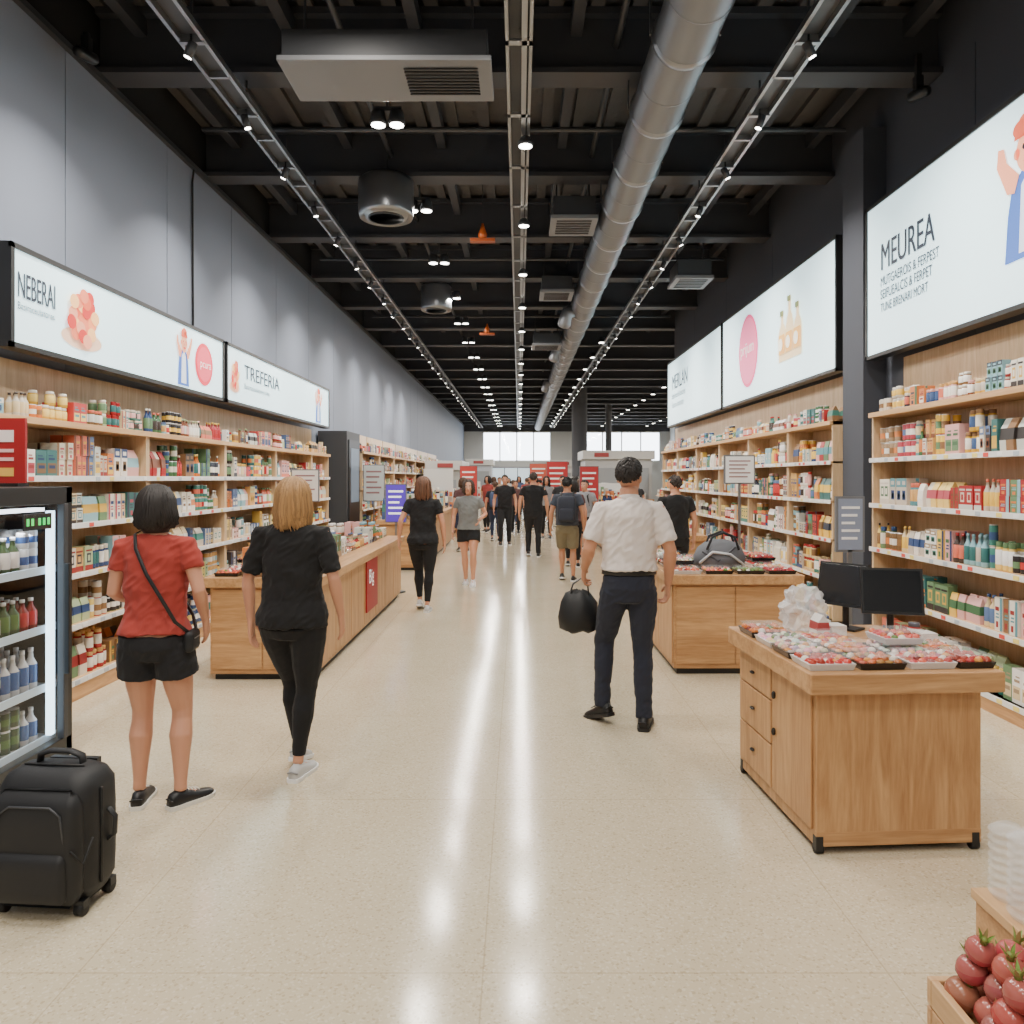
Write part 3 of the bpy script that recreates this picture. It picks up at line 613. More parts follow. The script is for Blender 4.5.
stand(-1.78,10.85,1.02,1.55,.28,srgb(80,56,160),'digital_poster_stand',em='glow')
stand(-2.82,9.9,1.35,1.75,.34,srgb(232,225,220)); stand(2.35,8.0,1.6,1.88,.3,srgb(240,240,240))
stand(2.08,4.72,1.2,1.52,.15,srgb(140,150,172))
stand(-2.9,15.0,1.2,1.9,.4,srgb(200,205,205))
stand(1.55,16.6,1.1,1.9,.4,srgb(176,46,50)); stand(1.3,25.5,1.0,2.2,.7,srgb(186,50,54)); stand(-1.5,22.3,1.0,2.0,.5,srgb(190,60,56)); stand(.9,34.5,1.0,2.3,.8,srgb(200,90,70))
mb=MB(); mb.bb(-3.62,-3.1,13.5,14.6,0,2.5,m='unitdark'); mb.bb(-3.3,-3.08,13.62,14.5,.1,2.35,m='black'); mb.bb(-3.08,-3.075,13.75,14.4,1.2,2.2,srgb(90,100,112),'glow'); mb.build('digital_display_cabinet')
def booth(x0,x1,y0,y1,h,c,name='information_kiosk'):
    mb=MB(); mb.bb(x0,x1,y0,y1,0,h-.3,c); mb.bb(x0-.1,x1+.1,y0-.1,y1+.1,h-.3,h,srgb(205,205,202)); mb.bb(x0+.1,x1-.1,y0-.02,y0,.9,h-.6,srgb(150,155,160)); mb.bb(x0+.3,x0+.8,y0-.125,y0-.1,h-.22,h-.08,srgb(160,70,70)); mb.bb(x0-.05,x1+.05,y0-.25,y0,.85,.92,m='oak_x')
    for i in range(8): item(mb,'box',x0+.1+i*(x1-x0-.1)/8,y0-.12,.921,.1,R.uniform(.12,.35),.1,-1,R.choice(PAL),R.choice(DARKS),R.choice(PAL),6)
    mb.build(name,bevel=.01)
booth(2.3,4.6,26,28,2.6,srgb(186,188,190)); booth(-2.9,-1.9,24,27,2.2,srgb(180,180,178)); booth(5,8,23,25,2.6,srgb(190,180,170)); booth(1.6,2.6,36,38,2.5,srgb(205,205,205)); booth(-2.6,-1.4,38,40,2.6,srgb(180,185,195))
def gond(x,y,w=.8,l=1.6,h=1.5):
    mb=MB(); mb.bb(x-.03,x+.03,y,y+l,0,h,m='white'); mb.bb(x-w/2,x+w/2,y,y+l,0,.12,m='oak_y')
    for z in (.12,.5,.85,1.15):
        mb.bb(x-w/2,x+w/2,y,y+l,z-.02,z,m='pale_y')
        for s in (-1,1): fill(mb,x+s*w/2,s,y,y+l,z,.28,True,1.3)
    mb.bb(x-w/2,x+w/2,y-.03,y,0,h,m='white')
    for z in (.5,.85,1.15): mb.bb(x-w/2,x+w/2,y-.18,y-.03,z-.02,z,m='white'); 
    for z in (.5,.85,1.15):
        for k in range(7):
            hh=R.uniform(.1,.25); xx=x-w/2+.06+k*w/7; mb.bb(xx-.04,xx+.04,y-.15,y-.06,z,z+hh,R.choice(PAL)); mb.bb(xx-.03,xx+.03,y-.152,y-.15,z+.02,z+hh*.6,R.choice(DARKS))
    mb.build('gondola_shelf')
gond(-2.2,20.5,.8,1.6,1.9); gond(-2.1,29); gond(2.6,21.5,.8,2); gond(4.4,20,.8,2,1.6); gond(-2.1,33); gond(3.2,31.5); gond(1.9,29.5,.9,1.5,1.7)
# ---------------------------------------------------------------- fruit and cups
e=empty('fruit_display_crate'); mb=MB(); a0,a1,c0,c1=1.0,1.8,1.2,1.84; zt=.42
mb.bb(a0+.02,a1-.02,c0+.02,c1-.02,.0,zt-.05,m='oak_x')
for a in ((a0,a1,c1-.02,c1),(a0,a1,c0,c0+.02),(a0,a0+.02,c0+.02,c1-.02),(a1-.02,a1,c0+.02,c1-.02)): mb.bb(*a,0.0,zt-.06,m='oak_x'); mb.bb(*a,zt-.055,zt+.01,m='pale_y')
mb.build('crate',e,bevel=.003)
mb=MB()
def pom(x,y,z,r):
    rot=Matrix.Translation((x,y,z))@Matrix.Rotation(R.uniform(0,6),4,'Z')@Matrix.Rotation(R.uniform(-.5,.5),4,'X'); mb.M=rot
    c=srgb(R.randint(140,180),R.randint(56,90),R.randint(56,78)); c2=tuple(q*.8+.10*w for q,w in zip(c,(1,.6,.4)))
    n=9; prof=[(r*math.sin(math.pi*i/n)*(1+.02*math.sin(i*2)),-r*.93*math.cos(math.pi*i/n)) for i in range(1,n)]
    mb.loft([[(q*math.cos(a*math.pi/7),q*math.sin(a*math.pi/7),h) for a in range(14)] for q,h in prof],[c,c,c,c,c2,c2,c2],'vcgloss',True,((0,0,-r*.93),(0,0,r*.93)))
    g=srgb(120,130,62); mb.lathe(0,0,r*.88,[(r*.25,0),(r*.18,.008),(r*.2,.016)],8,g)
    for k in range(6):
        a=k*math.pi/3; ca,sa=math.cos(a),math.sin(a); u=V((ca,sa,0)); w=V((-sa,ca,0)); p=V((0,0,r*.93))
        mb.add([p+u*r*.12-w*.006,p+u*r*.12+w*.006,p+u*r*.35+w*.004+V((0,0,.018)),p+u*r*.6+V((0,0,.03)),p+u*r*.35-w*.004+V((0,0,.018))],[(0,1,2,3,4)],srgb(120,150,70) if k%2 else srgb(150,130,80))
    mb.M=None
for lay in range(3):
    zz=zt+.0+lay*.054+.008
    y=c1-.055-lay*.012; rw=0
    while y>c0+.05:
        x=a0+.055+lay*.014+(.02 if rw%2 else 0)
        while x<a1-.05: pom(x+R.uniform(-.006,.006),y+R.uniform(-.006,.006),zz+R.uniform(-.008,.008),R.uniform(.033,.040)); x+=.074
        y-=.072; rw+=1
mb.build('pomegranate_pile')
mb=MB(); mb.bb(1.40,1.8,2.08,2.30,0,.36,m='oak_x'); mb.bb(1.39,1.81,2.07,2.31,.36,.39,m='pale_y'); mb.build('wooden_crate',bevel=.003)
mb=MB()
for (x,y,n) in ((1.455,2.14,9),(1.58,2.14,8),(1.47,2.25,8),(1.60,2.25,9)):
    prof=[(.045,0)]
    for i in range(n): prof+=[(.050,.012+i*.026),(.055,.014+i*.026),(.055,.02+i*.026),(.048,.024+i*.026)]
    prof.append((.03,.012+n*.026)); mb.lathe(x,y,.391,prof,20,(.9,.9,.9),'clearcup')
mb.build('stacked_plastic_cups')
# ---------------------------------------------------------------- suitcase
e=empty('rolling_suitcase',(-1.8,2.93,0),-.08)
def rbox(mb,x0,x1,y0,y1,z0,z1,r=.04,m='bagnylon',bulge=.0,n=5):
    xc,yc=(x0+x1)/2,(y0+y1)/2; rings=[]
    zs=[(z0,r*.8)]+[(z0+r*.35,r*.25),(z0+r,0)]+[(z0+(z1-z0)*t,0) for t in (.3,.5,.7)]+[(z1-r,0),(z1-r*.35,r*.25),(z1,r*.8)]
    for z,ins in zs:
        t=(z-z0)/(z1-z0); bl=bulge*math.sin(math.pi*t); hx=(x1-x0)/2-ins+bl; hy=(y1-y0)/2-ins+bl; rr=min(r,hx*.9,hy*.9); ring=[]
        for cx,cy,a0 in ((hx-rr,hy-rr,0),(-hx+rr,hy-rr,90),(-hx+rr,-hy+rr,180),(hx-rr,-hy+rr,270)):
            for k in range(n): a=math.radians(a0+90*k/(n-1)); ring.append((xc+cx+rr*math.cos(a),yc+cy+rr*math.sin(a),z))
        rings.append(ring)
    mb.loft(rings,m=m)
mb=MB(); rbox(mb,-.19,.19,-.11,.11,.03,.535,.07,bulge=.006); rbox(mb,-.17,.17,-.15,-.07,.04,.48,.06,bulge=.006); rbox(mb,-.14,.14,-.175,-.12,.07,.26,.028,bulge=.004); mb.build('body',e)
mb=MB()
mb.tube([(-.13,-.152,.30),(-.12,-.157,.4),(-.08,-.157,.43),(.08,-.157,.43),(.12,-.157,.4),(.13,-.152,.30)],.004,6,ref=(0,1,0),m='darkmetal')
for xx in (-.198,.198): mb.tube([(xx,-.03,.1),(xx,-.03,.3),(xx,-.03,.46)],.006,6,m='rubber')
mb.tube([(-.12,-.02,.538),(0,-.03,.542),(.12,-.02,.538)],.005,6,ref=(0,0,1),m='rubber')
mb.tube([(-.09,.02,.525),(-.085,.02,.562),(-.04,.02,.578),(.04,.02,.578),(.085,.02,.562),(.09,.02,.525)],[(.018,.010)]*6,10,ref=(0,1,0),m='bagnylon')
mb.tube([(.195,.02,.24),(.219,.02,.26),(.222,.02,.33),(.195,.02,.36)],[(.014,.006)]*4,8,ref=(0,1,0),m='bagnylon')
mb.tube([(.16,-.155,.27),(.2,-.14,.22),(.21,-.1,.3)],.006,6,m='rubber')
mb.bb(-.1,.1,.09,.115,.5,.525,m='black'); mb.bb(-.15,.15,-.08,.09,.03,.06,m='rubber')
mb.build('handles_and_zips',e)
mb=MB()
for xx in (-.155,.155):
    for yy in (-.085,.08): mb.tube([(xx-.016,yy,.026),(xx+.016,yy,.026)],.026,16,ref=(0,0,1),m='rubber',capk=.1); mb.bb(xx-.02,xx+.02,yy-.018,yy+.018,.03,.06,m='black')
mb.build('wheels',e)
# ---------------------------------------------------------------- people
TF=[(.80,.13,.095,-.01),(.86,.172,.118,-.015),(.92,.176,.118,-.015),(1.0,.152,.102,-.004),(1.08,.134,.094,0),(1.17,.138,.098,.004),(1.26,.15,.106,.008),(1.34,.158,.095,0),(1.395,.145,.075,-.006),(1.43,.095,.062,-.01),(1.46,.06,.056,-.01)]
TM=[(.80,.13,.095,-.01),(.88,.166,.114,-.01),(.96,.160,.108,-.005),(1.05,.150,.104,0),(1.15,.154,.106,0),(1.26,.166,.112,.0),(1.34,.172,.104,-.004),(1.40,.156,.082,-.01),(1.437,.103,.066,-.012),(1.465,.064,.06,-.012)]
def person(name,x,y,yaw=0,h=1.68,sex='F',top=(.02,.02,.02),sleeve=.55,hem=.9,bottom='leggings',bcol=(.01,.01,.012),hair='long',hcol=(.03,.02,.015),skin=srgb(205,146,116),shoe=(.02,.02,.02),sole=(.8,.8,.8),
           footL=(-.1,0,.1,0),footR=(.1,0,-.1,0),elL=None,wrL=None,elR=None,wrR=None,lean=(0,0),headyaw=0,headpitch=0,vx=.012,bw=1,acc=None,curl=.3,backpack=None):
    e=empty(name,(x,y,0),yaw,h/1.70)
    A=TF if sex=='F' else TM; sw=.165 if sex=='F' else .182
    sk=skinmat(skin); lx,ly=lean
    L=lambda p:V((p[0]+lx*max(0,p[2]-.95)/.5,p[1]+ly*max(0,p[2]-.95)/.5,p[2]))
    near=vx<.01
    mbs=MB(); mbf=MB(); shoes=MB(); mt=MB()
    lw=1 if sex=='M' else 1.04
    ls={'trousers':.8,'leggings':.9}.get(bottom,1)
    legs=[]
    for sgn,ft in ((-1,footL),(1,footR)):
        M=Matrix.Translation((ft[0],ft[1],0))@Matrix.Rotation(ft[2],4,'Z')@Matrix.Translation((0,.12,0))@Matrix.Rotation(-ft[3],4,'X')@Matrix.Translation((0,-.12,0))
        ank=M@V((0,0,.09)); hip=V((sgn*.088*bw,-.01,.88)); 
        d=(ank-hip); Lg=.40; half=d.length/2; k=math.sqrt(max(.0004,Lg*Lg-half*half)) if half<Lg else .008
        fwd=V((math.sin(-ft[2])*.3,1,0)).normalized(); knee=hip+d*.5+fwd*k+V((0,0,0.02))
        back=V((0,-1,0)); sh=ank-knee
        pts=[hip,hip.lerp(knee,.3),hip.lerp(knee,.65),hip.lerp(knee,.9),knee,knee+sh*.12,knee+sh*.32+back*.014,knee+sh*.6+back*.006,knee+sh*.88,ank]
        rs=[.09,.086,.072,.057,.052,.050,.057,.043,.032,.032]; rs=[r*lw*(bw if i<5 else 1) for i,r in enumerate(rs)]
        legs.append((pts,rs)); mbs.tube(pts,[r*ls for r in rs],14,capk=.3)
        mbs.M=M; mbs.tube([(0,-.03,.045),(0,.05,.045),(0,.12,.03)],[(.028,.03),(.03,.03),(.032,.018)],10,ref=(1,0,0)); mbs.M=None
        shoes.M=M
        S=[(-.068,.020,.055),(-.058,.030,.082),(-.02,.037,.092),(.03,.038,.082),(.075,.042,.062),(.12,.046,.052),(.155,.042,.046),(.18,.028,.038),(.192,.012,.028)]
        rings=[[(w*.9,yy,.012),(w,yy,hh*.45),(w*.8,yy,hh*.8),(w*.35,yy,hh),(-w*.35,yy,hh),(-w*.8,yy,hh*.8),(-w,yy,hh*.45),(-w*.9,yy,.012)] for yy,w,hh in S]
        shoes.loft([list(reversed(r)) for r in rings],shoe,'vc')
        rings=[[(w+.005,yy+(.004 if yy>0 else -.004),0),(w+.006,yy+(.004 if yy>0 else -.004),.022),(-w-.006,yy+(.004 if yy>0 else -.004),.022),(-w-.005,yy+(.004 if yy>0 else -.004),0)] for yy,w,hh in S]
        shoes.loft([list(reversed(r)) for r in rings],sole,'vc',False)
        if near:
            for q in range(4): shoes.tube([(-.022,.035+q*.02,.082-q*.006),(0,.035+q*.02,.09-q*.007),(.022,.035+q*.02,.082-q*.006)],.003,5,ref=(0,1,0),col=sole)
            shoes.tube([(-.03,-.062,.05),(0,-.072,.06),(.03,-.062,.05)],.005,5,ref=(0,0,1),col=tuple(min(1,q*.5) for q in shoe))
        shoes.M=None
    tp=[L((0,yo,z)) for z,rx,ry,yo in A]
    mbs.tube(tp,[(rx*.93*bw,ry*.93) for z,rx,ry,yo in A],20,capk=.1)
    nk=L((0,-.012,1.42)); nt_=L((0,.0,1.51)); nr=.052 if sex=='F' else .06
    mbs.tube([nk,nk.lerp(nt_,.5),nt_],[nr*1.1,nr,nr*.97],14,capk=.2)
    arms=[]
    for sgn,el,wr in ((-1,elL,wrL),(1,elR,wrR)):
        sh=L((sgn*sw*bw,-.008,1.385)); el=V(el) if el else V((sgn*(sw+.075)*bw,-.035,1.12)); wr=V(wr) if wr else V((sgn*(sw+.09)*bw,.03,.885))
        am=1.12 if sex=='M' else .96; fa=wr-el
        mbs.tube([sh,sh.lerp(el,.35),sh.lerp(el,.75),el,el+fa*.2,el+fa*.55,el+fa*.85,wr],[r*am for r in (.048,.045,.038,.035,.039,.033,.026,.024)],12,ref=(0,1,0),capk=.5)
        arms.append((sh,el,wr,sgn))
        d=(fa.normalized()+V((0,0,-.6))).normalized(); f=V((0,1,0)); f=(f-d*f.dot(d)).normalized(); nn=d.cross(f)*(-sgn)
        mbs.tube([wr-d*.01,wr+d*.03,wr+d*.075,wr+d*.09],[(.025,.02),(.034,.018),(.040,.016),(.037,.013)],12,ref=f,capk=.5)
        for off,ln in ((.028,.072),(.0095,.08),(-.0095,.075),(-.028,.06)):
            p=wr+d*.078+f*off; pts=[p]; a=curl*.5
            for fr in (.5,.3,.2):
                p=p+(d*math.cos(a)+nn*math.sin(a)+f*off*.6).normalized()*ln*(fr+(.12 if fr==.5 else 0)); pts.append(p); a+=curl*(1.0)
            mbf.tube(pts,[.0095,.009,.0082,.0068],8,ref=f,m=sk,capk=.9)
        p=wr+d*.022+f*.024; mbf.tube([p-f*.008,p+(d*.65+f*.6+nn*.35)*.04,p+(d*.65+f*.6+nn*.35)*.04+(d*.9+f*.15+nn*.4)*.03],[.013,.0105,.0085],8,ref=nn,m=sk,capk=.8)
    H=Matrix.Translation(nt_)@Matrix.Rotation(headyaw,4,'Z')@Matrix.Rotation(headpitch,4,'X')@Matrix.Translation((0,.012,.075))
    mbs.M=H
    HR=[(-.112,.024,.024,.058),(-.1,.042,.042,.046),(-.07,.056,.066,.026),(-.035,.066,.085,.010),(0,.072,.093,.002),(.035,.075,.096,-.003),(.07,.069,.087,-.005),(.095,.048,.062,-.005)]
    mbs.loft([[(rx*math.cos(2*math.pi*j/18),yo+ry*math.sin(2*math.pi*j/18),z) for j in range(18)] for z,rx,ry,yo in HR],tips=((0,.06,-.116),(0,-.005,.106)))
    mbs.tube([(0,.088,.012),(0,.1,-.008),(0,.112,-.028)],[.008,.010,.014],8); mbs.ell((0,.088,-.062),(.024,.012,.010)); mbs.ell((0,.078,.022),(.058,.018,.010))
    for s in (-1,1): mbs.ell((s*.073,-.008,-.014),(.009,.017,.028),8,6)
    mbs.M=None
    vox(mbs,'body',e,sk,vx,2)
    mbf.build('fingers',e)
    fd=MB(); fd.M=H
    for s in (-1,1):
        fd.ell((s*.031,.085,.002),(.015,.010,.008),10,6,srgb(240,238,235),'vcgloss'); fd.ell((s*.031,.0935,.002),(.006,.003,.006),8,6,srgb(50,34,26),'vcgloss')
        fd.tube([(s*.016,.099,.02),(s*.032,.1,.025),(s*.048,.09,.02)],.004,6,ref=(0,0,1),col=hcol)
    fd.ell((0,.098,-.058),(.022,.006,.004),10,5,srgb(176,92,86)); fd.ell((0,.097,-.066),(.019,.006,.005),10,5,srgb(186,98,92)); fd.build('face_features',e)
    hm=MB(); hm.M=H
    rx,ry,rz=(.082,.105,.106) if hair=='short' else (.087,.109,.11)
    def pm(th): 
        c=math.cos(th)
        if hair=='short': return math.radians(50+ (1-c)/2*66-14*math.exp(-((abs(th-math.pi)-math.pi/2)/.35)**2))
        return math.radians(52+(1-c)/2*74)
    def hp(th,ph,k=1): return V((rx*k*math.sin(ph)*math.sin(th),-.006+ry*k*math.sin(ph)*math.cos(th),.012+rz*k*math.cos(ph)))
    n=28; rings=[]
    for i in range(8): 
        t=(i)/7; rings.append([hp(2*math.pi*j/n,max(.12,pm(2*math.pi*j/n)*(t)),1.0-.07*t**3) for j in range(n)])
    hm.loft([list(reversed(r)) for r in reversed(rings)],hcol,'hair')
    N=(420 if hair!='short' else 700) if near else 80
    def var():
        f_=R.uniform(.72,1.3); return tuple(q*f_ for q in hcol)
    wd_=.0075 if near else .013
    if hair=='short':
        for i in range(N):
            th=R.uniform(0,2*math.pi); ph=pm(th)*math.sqrt(R.random())*.98; sw_=R.uniform(-.12,.12); pts=[hp(th+sw_*k,min(ph+.13*k,pm(th)+.06),1.0+.05*math.sin(k*1.1)+R.uniform(0,.025)-(.05 if ph>.85*pm(th) else 0)) for k in range(3)]
            hm.tube(pts,[wd_*.9,wd_*.8,.0018],5,col=var(),m='hair')
    else:
        drop={'bob':.105,'long':.175}[hair]
        ring=[]
        for zz,k in ((.03,.9),(-.04,.9),(-.04-drop*.6,.84),(-.035-drop*.9,.7)):
            ring.append([V((rx*k*math.sin(math.radians(75+210*j/15)),-.012+ry*k*math.cos(math.radians(75+210*j/15)),zz)) for j in range(16)])
        hm.loft(ring[::-1],hcol,'hair')
        for i in range(N):
            th=R.uniform(.7,2*math.pi-.7); st=R.uniform(.02,.9); pe=math.radians(96); pts=[]; vol=R.uniform(-.03,.07); wob=R.uniform(-.18,.18)
            for k in range(5): pts.append(hp(th+wob*(k/4)**2,st+(pe-st)*k/4,1.02+vol*(k/4)))
            p=pts[-1]; dd=drop*R.uniform(.72,1.08); tuck=.84 if hair=='bob' else 1.02; ox=R.uniform(-.008,.008)
            pts.append(V((p.x*1.06+ox,p.y*1.0-.002,p.z-dd*.45))); pts.append(V((p.x*1.06-ox,p.y*.96-.004,p.z-dd*.8))); pts.append(V((p.x*tuck+ox,p.y*.88-.004,p.z-dd)))
            hm.tube(pts,[wd_*.5]+[wd_]*(len(pts)-2)+[.002],5,col=var(),m='hair')
    hm.build('hair',e)
    inf=.014 if sex=='F' else .019
    T2=[(z,rx,ry,yo) for z,rx,ry,yo in A if z>=hem]
    fl=[L((0,yo,z)) for z,rx,ry,yo in T2]; rr=[]
    for z,rx_,ry_,yo in T2:
        k=inf+(.012 if 1.0<z<1.2 else 0)+(.006 if z<1.0 else 0); k=k if z<1.44 else .01
        rr.append((rx_*bw+k,ry_+k))
    if T2[0][0]>hem: fl=[V((0,T2[0][3],hem))]+fl; rr=[(rr[0][0]*1.03+.004,rr[0][1]*1.03+.004)]+rr
    fl[-1]=fl[-1]-V((0,0,.012)); mt.tube(fl,rr,24,capk=.06)
    for sh,el,wr,sgn in arms:
        cs=L((sgn*.09,-.008,1.395)); se=sh.lerp(el,min(sleeve,1)); am=1.08 if sex=='M' else .98
        pts=[cs,sh+V((0,0,-.004)),sh.lerp(el,.3),se]; ra=[.045,.057*am,.058*am,(.060 if sex=='M' else .055)*am]
        mt.tube(pts,ra,14,ref=(0,1,0),capk=.08)
    vox(mt,'top_garment',e,fabric(top),max(.007,vx),2,.010,seed=x)
    if acc=='shirt':
        c=MB(); c.tube([L((0,-.012,1.425)),L((0,-.004,1.462))],[(.073,.073),(.065,.067)],18,m=fabric(top),capk=.05); c.build('collar',e)
        c=MB(); c.tube([(0,-.004,hem-.03),(0,-.004,hem+.004)],[(.175,.122),(.173,.119)],24,m='black',capk=.02); c.build('belt',e)
    bt=MB(); hipz=min(hem+.06,1.02)
    hp_=[(z,rx_,ry_,yo) for z,rx_,ry_,yo in A if z<=hipz]; k=.008 if bottom!='trousers' else .012
    bt.tube([V((0,yo,z)) for z,_,_,yo in hp_],[(a*bw+k,b_+k) for _,a,b_,_ in hp_],22,capk=.15)
    for (pts,rs) in legs:
        if bottom=='leggings': bt.tube([p.copy() for p in pts[:-1]]+[pts[-2].lerp(pts[-1],.2)],[r+.005 for r in rs],14,capk=.1)
        elif bottom=='trousers':
            rr=[rs[0]+.012,rs[1]+.012,rs[2]+.013,rs[3]+.016,.068,.064,.064,.058,.053,.052]; bt.tube(pts[:-1]+[pts[-1]-V((0,0,.02))],rr,14,capk=.05)
        elif bottom=='shorts': bt.tube([pts[0],pts[1],pts[2].lerp(pts[1],.5)],[(rs[0]+.012,rs[0]+.012),(rs[1]+.02,rs[1]+.02),(rs[2]+.04,rs[2]+.034)],16,capk=.03)
        else: bt.tube(pts[:4],[rs[0]+.014,rs[1]+.02,rs[2]+.026,rs[3]+.034],16,capk=.03)
    vox(bt,'trousers' if bottom not in('shorts','knee') else 'shorts',e,fabric(bcol),max(.007,vx),2,.007 if bottom!='leggings' else .003,seed=y)
    shoes.build('shoes',e)
    if acc=='crossbody':
        c=MB(); P=[(-.07,.02,1.47),(-.085,-.055,1.45),(-.06,-.112,1.38),(0,-.132,1.25),(.075,-.132,1.12),(.14,-.124,1.0),(.19,-.06,.93),(.2,0,.93)]
        c.tube([L(p) for p in P],[(.010,.004)]*len(P),8,ref=(1,0,.6),m='black')
        P=[(-.07,.02,1.47),(-.06,.1,1.40),(0,.14,1.25),(.08,.14,1.1),(.16,.09,1.0),(.2,.02,.93)]
        c.tube([L(p) for p in P],[(.010,.004)]*len(P),8,ref=(1,0,.6),m='black'); rbox(c,.165,.215,-.09,.05,.83,.94,.02,'bagnylon'); c.bb(.215,.218,-.06,.02,.9,.905,m='steel'); c.build('crossbody_bag',e)
    if backpack:
        c=MB(); rbox(c,-.14,.14,-.27,-.115,.98,1.4,.05,fabric(backpack),.01); rbox(c,-.11,.11,-.3,-.25,1.0,1.2,.025,fabric(backpack),.005)
        for s in (-1,1): c.tube([(s*.09,-.13,1.38),(s*.1,-.02,1.46),(s*.11,.11,1.36),(s*.13,.08,1.15),(s*.14,-.12,1.05)],[(.02,.006)]*5,6,m='black')
        c.build('backpack',e)
    return e
SK=srgb(208,150,120)
person('woman_in_red_shirt',-1.82,3.76,.1,1.61,'F',top=srgb(156,56,48),sleeve=.5,hem=.92,bottom='shorts',bcol=srgb(26,26,30),hair='bob',hcol=srgb(30,24,22),skin=srgb(204,148,120),shoe=srgb(24,24,26),sole=srgb(225,222,215),
  footL=(-.095,.03,.1,0),footR=(.125,0,-.7,0),elL=(-.215,.0,1.14),wrL=(-.15,.19,1.06),elR=(.235,-.05,1.15),wrR=(.225,.09,.98),headyaw=.1,vx=.006,acc='crossbody',bw=.98)
person('woman_in_black_shirt',-1.26,4.18,-.05,1.65,'F',top=srgb(20,20,22),sleeve=.85,hem=.86,bottom='leggings',bcol=srgb(18,18,21),hair='long',hcol=srgb(160,122,78),skin=srgb(205,150,122),shoe=srgb(195,195,195),sole=srgb(240,240,240),
  footL=(-.02,.13,.0,.25),footR=(.05,-.06,-.15,0),elL=(-.25,-.03,1.12),wrL=(-.245,.0,.88),elR=(.25,-.04,1.13),wrR=(.262,.06,.91),headyaw=-.1,vx=.006,bw=1.08)
man=person('man_in_white_shirt',.73,4.98,0,1.78,'M',top=srgb(222,213,208),sleeve=.8,hem=1.0,bottom='trousers',bcol=srgb(36,40,54),hair='short',hcol=srgb(30,24,22),skin=srgb(200,144,114),shoe=srgb(22,22,24),sole=srgb(30,30,32),
  footL=(-.14,.08,.6,.3),footR=(.09,-.04,-.25,0),elL=(-.255,-.03,1.13),wrL=(-.27,.14,.99),elR=(.255,-.04,1.12),wrR=(.26,.06,.90),lean=(.0,0),headyaw=-.35,vx=.006,acc='shirt',curl=.75,bw=.94)
c=MB(); bx,by,bz=-.295,.2,.115
rings=[]
for z,w,d in ((.45,.08,.06),(.47,.125,.09),(.54,.135,.105),(.64,.12,.09),(.70,.085,.055),(.72,.03,.02)):
    rings.append([(bx-.01+w*math.cos(a*math.pi/10)*(1+.16*noise.noise(V((a*.9,z*9,0)))),by+d*math.sin(a*math.pi/10)*(1+.15*noise.noise(V((a*1.1,z*9,4)))),bz+z+.01*math.sin(a*1.3)) for a in range(20)])
c.loft(rings,m='bagnylon')
for o in (-.025,.03): c.tube([(bx-.07,by+o,bz+.68),(bx-.045,by+o*.5,bz+.76),(bx+.01,by,bz+.80),(bx+.05,by+o*.5,bz+.76),(bx+.06,by+o,bz+.68)],[(.010,.004)]*5,8,ref=(0,1,0),m='black')
c.build('carried_bag',man)
BK=srgb(24,24,27)
person('walking_woman',-1.19,9.3,0,1.66,top=BK,bottom='leggings',bcol=BK,hair='long',hcol=srgb(100,66,46),skin=SK,shoe=srgb(200,200,200),footL=(-.06,.12,0,.3),footR=(.06,-.06,0,0),vx=.01,elL=(-.27,-.08,1.15),wrL=(-.3,-.02,.93),bw=1.05,hem=.86)
person('walking_woman',-.78,11.6,math.pi,1.62,top=srgb(120,122,122),bottom='shorts',bcol=BK,hair='bob',hcol=srgb(60,44,36),skin=SK,shoe=srgb(220,215,215),footL=(-.08,.12,0,.2),footR=(.05,-.1,0,0),elL=(-.28,.0,1.14),wrL=(-.2,.16,1.08),vx=.012)
person('walking_man',.3,15.7,0,1.76,'M',top=BK,bottom='trousers',bcol=srgb(30,30,34),hair='short',skin=SK,vx=.014,footL=(-.1,.1,0,.2),bw=1.05)
person('walking_man',-.35,18.6,math.pi,1.72,'M',top=srgb(22,24,32),bottom='trousers',bcol=srgb(22,24,32),hair='short',skin=SK,vx=.014,footR=(.1,.15,0,.2))
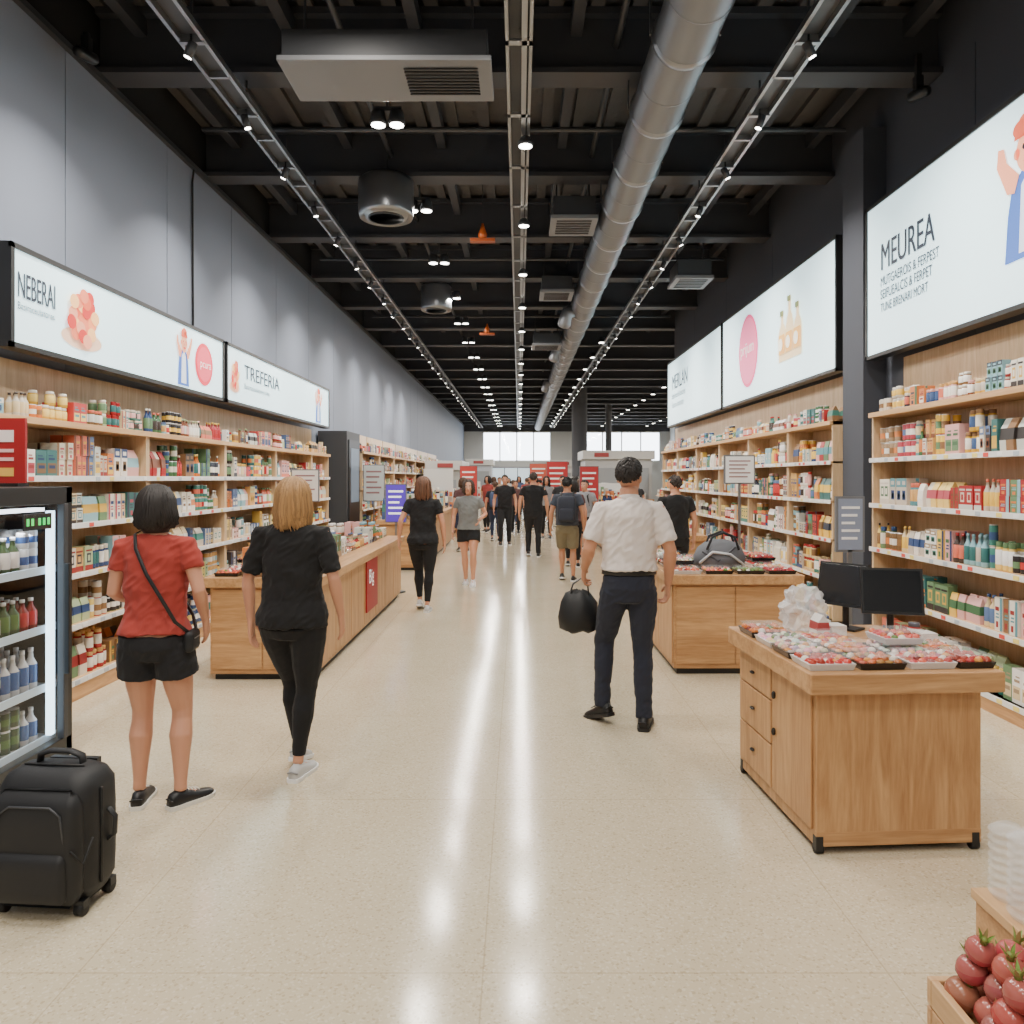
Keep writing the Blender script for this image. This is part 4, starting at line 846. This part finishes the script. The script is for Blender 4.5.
person('walking_man',.77,12.0,-.1,1.66,'M',top=srgb(60,66,78),bottom='knee',bcol=srgb(122,112,88),hair='short',hcol=srgb(20,18,18),skin=srgb(190,135,105),vx=.012,backpack=srgb(44,48,60),footL=(-.09,.12,0,.2),hem=.92)
person('shop_assistant',2.0,9.6,.2,1.68,'M',top=BK,bottom='trousers',bcol=BK,hair='short',skin=SK,vx=.012)
cols=[srgb(30,32,40),srgb(150,60,56),srgb(200,200,198),srgb(70,86,120),srgb(40,40,44),srgb(140,140,145),srgb(90,60,60),srgb(180,165,140)]
far=[(-.62,19.5),(-.95,23),(-.2,26),(.55,24),(1.1,18.8),(1.35,15.4),(1.0,13.9),(1.9,22.5),(1.0,27),(1.5,19.9),(-1.0,30),(.0,34),(3.6,23),(1.75,24.5),(-1.25,16.8),(.9,32),(1.45,17.5),(.3,29),(-.5,37),(1.3,21.5),(2.2,34),(.75,20.5),(-.1,22.5),(-.7,27),(.5,38)]
for i,(x,y) in enumerate(far):
    sx=R.choice('MF'); fb=R.choice([.0,.12])
    person('shopper',x,y,R.choice([0,math.pi,.4,math.pi-.5,math.pi]),R.uniform(1.56,1.72),sx,top=cols[i%8],bottom=R.choice(['trousers','leggings','knee']),bcol=R.choice([BK,srgb(50,60,90),srgb(40,40,46)]),hair='short' if sx=='M' else R.choice(['long','bob']),hcol=R.choice([srgb(30,24,22),srgb(80,56,40)]),skin=SK,vx=.018,footL=(-.09,fb,0,.2),backpack=cols[(i+3)%8] if i%5==0 else None)
# ---------------------------------------------------------------- world, camera
w=bpy.data.worlds.new('sky'); bpy.context.scene.world=w; w.use_nodes=True
w.node_tree.nodes['Background'].inputs[0].default_value=(.84,.92,1,1); w.node_tree.nodes['Background'].inputs[1].default_value=9
cam=bpy.data.cameras.new('camera'); co=bpy.data.objects.new('camera',cam); bpy.context.collection.objects.link(co)
co.location=(0,0,1.65); co.rotation_euler=(math.pi/2,0,0); cam.sensor_width=36; cam.lens=36*750/1024; cam.shift_x=-(519-512)/1024; cam.shift_y=-(512-478)/1024; cam.clip_end=200; cam.clip_start=.05
bpy.context.scene.camera=co
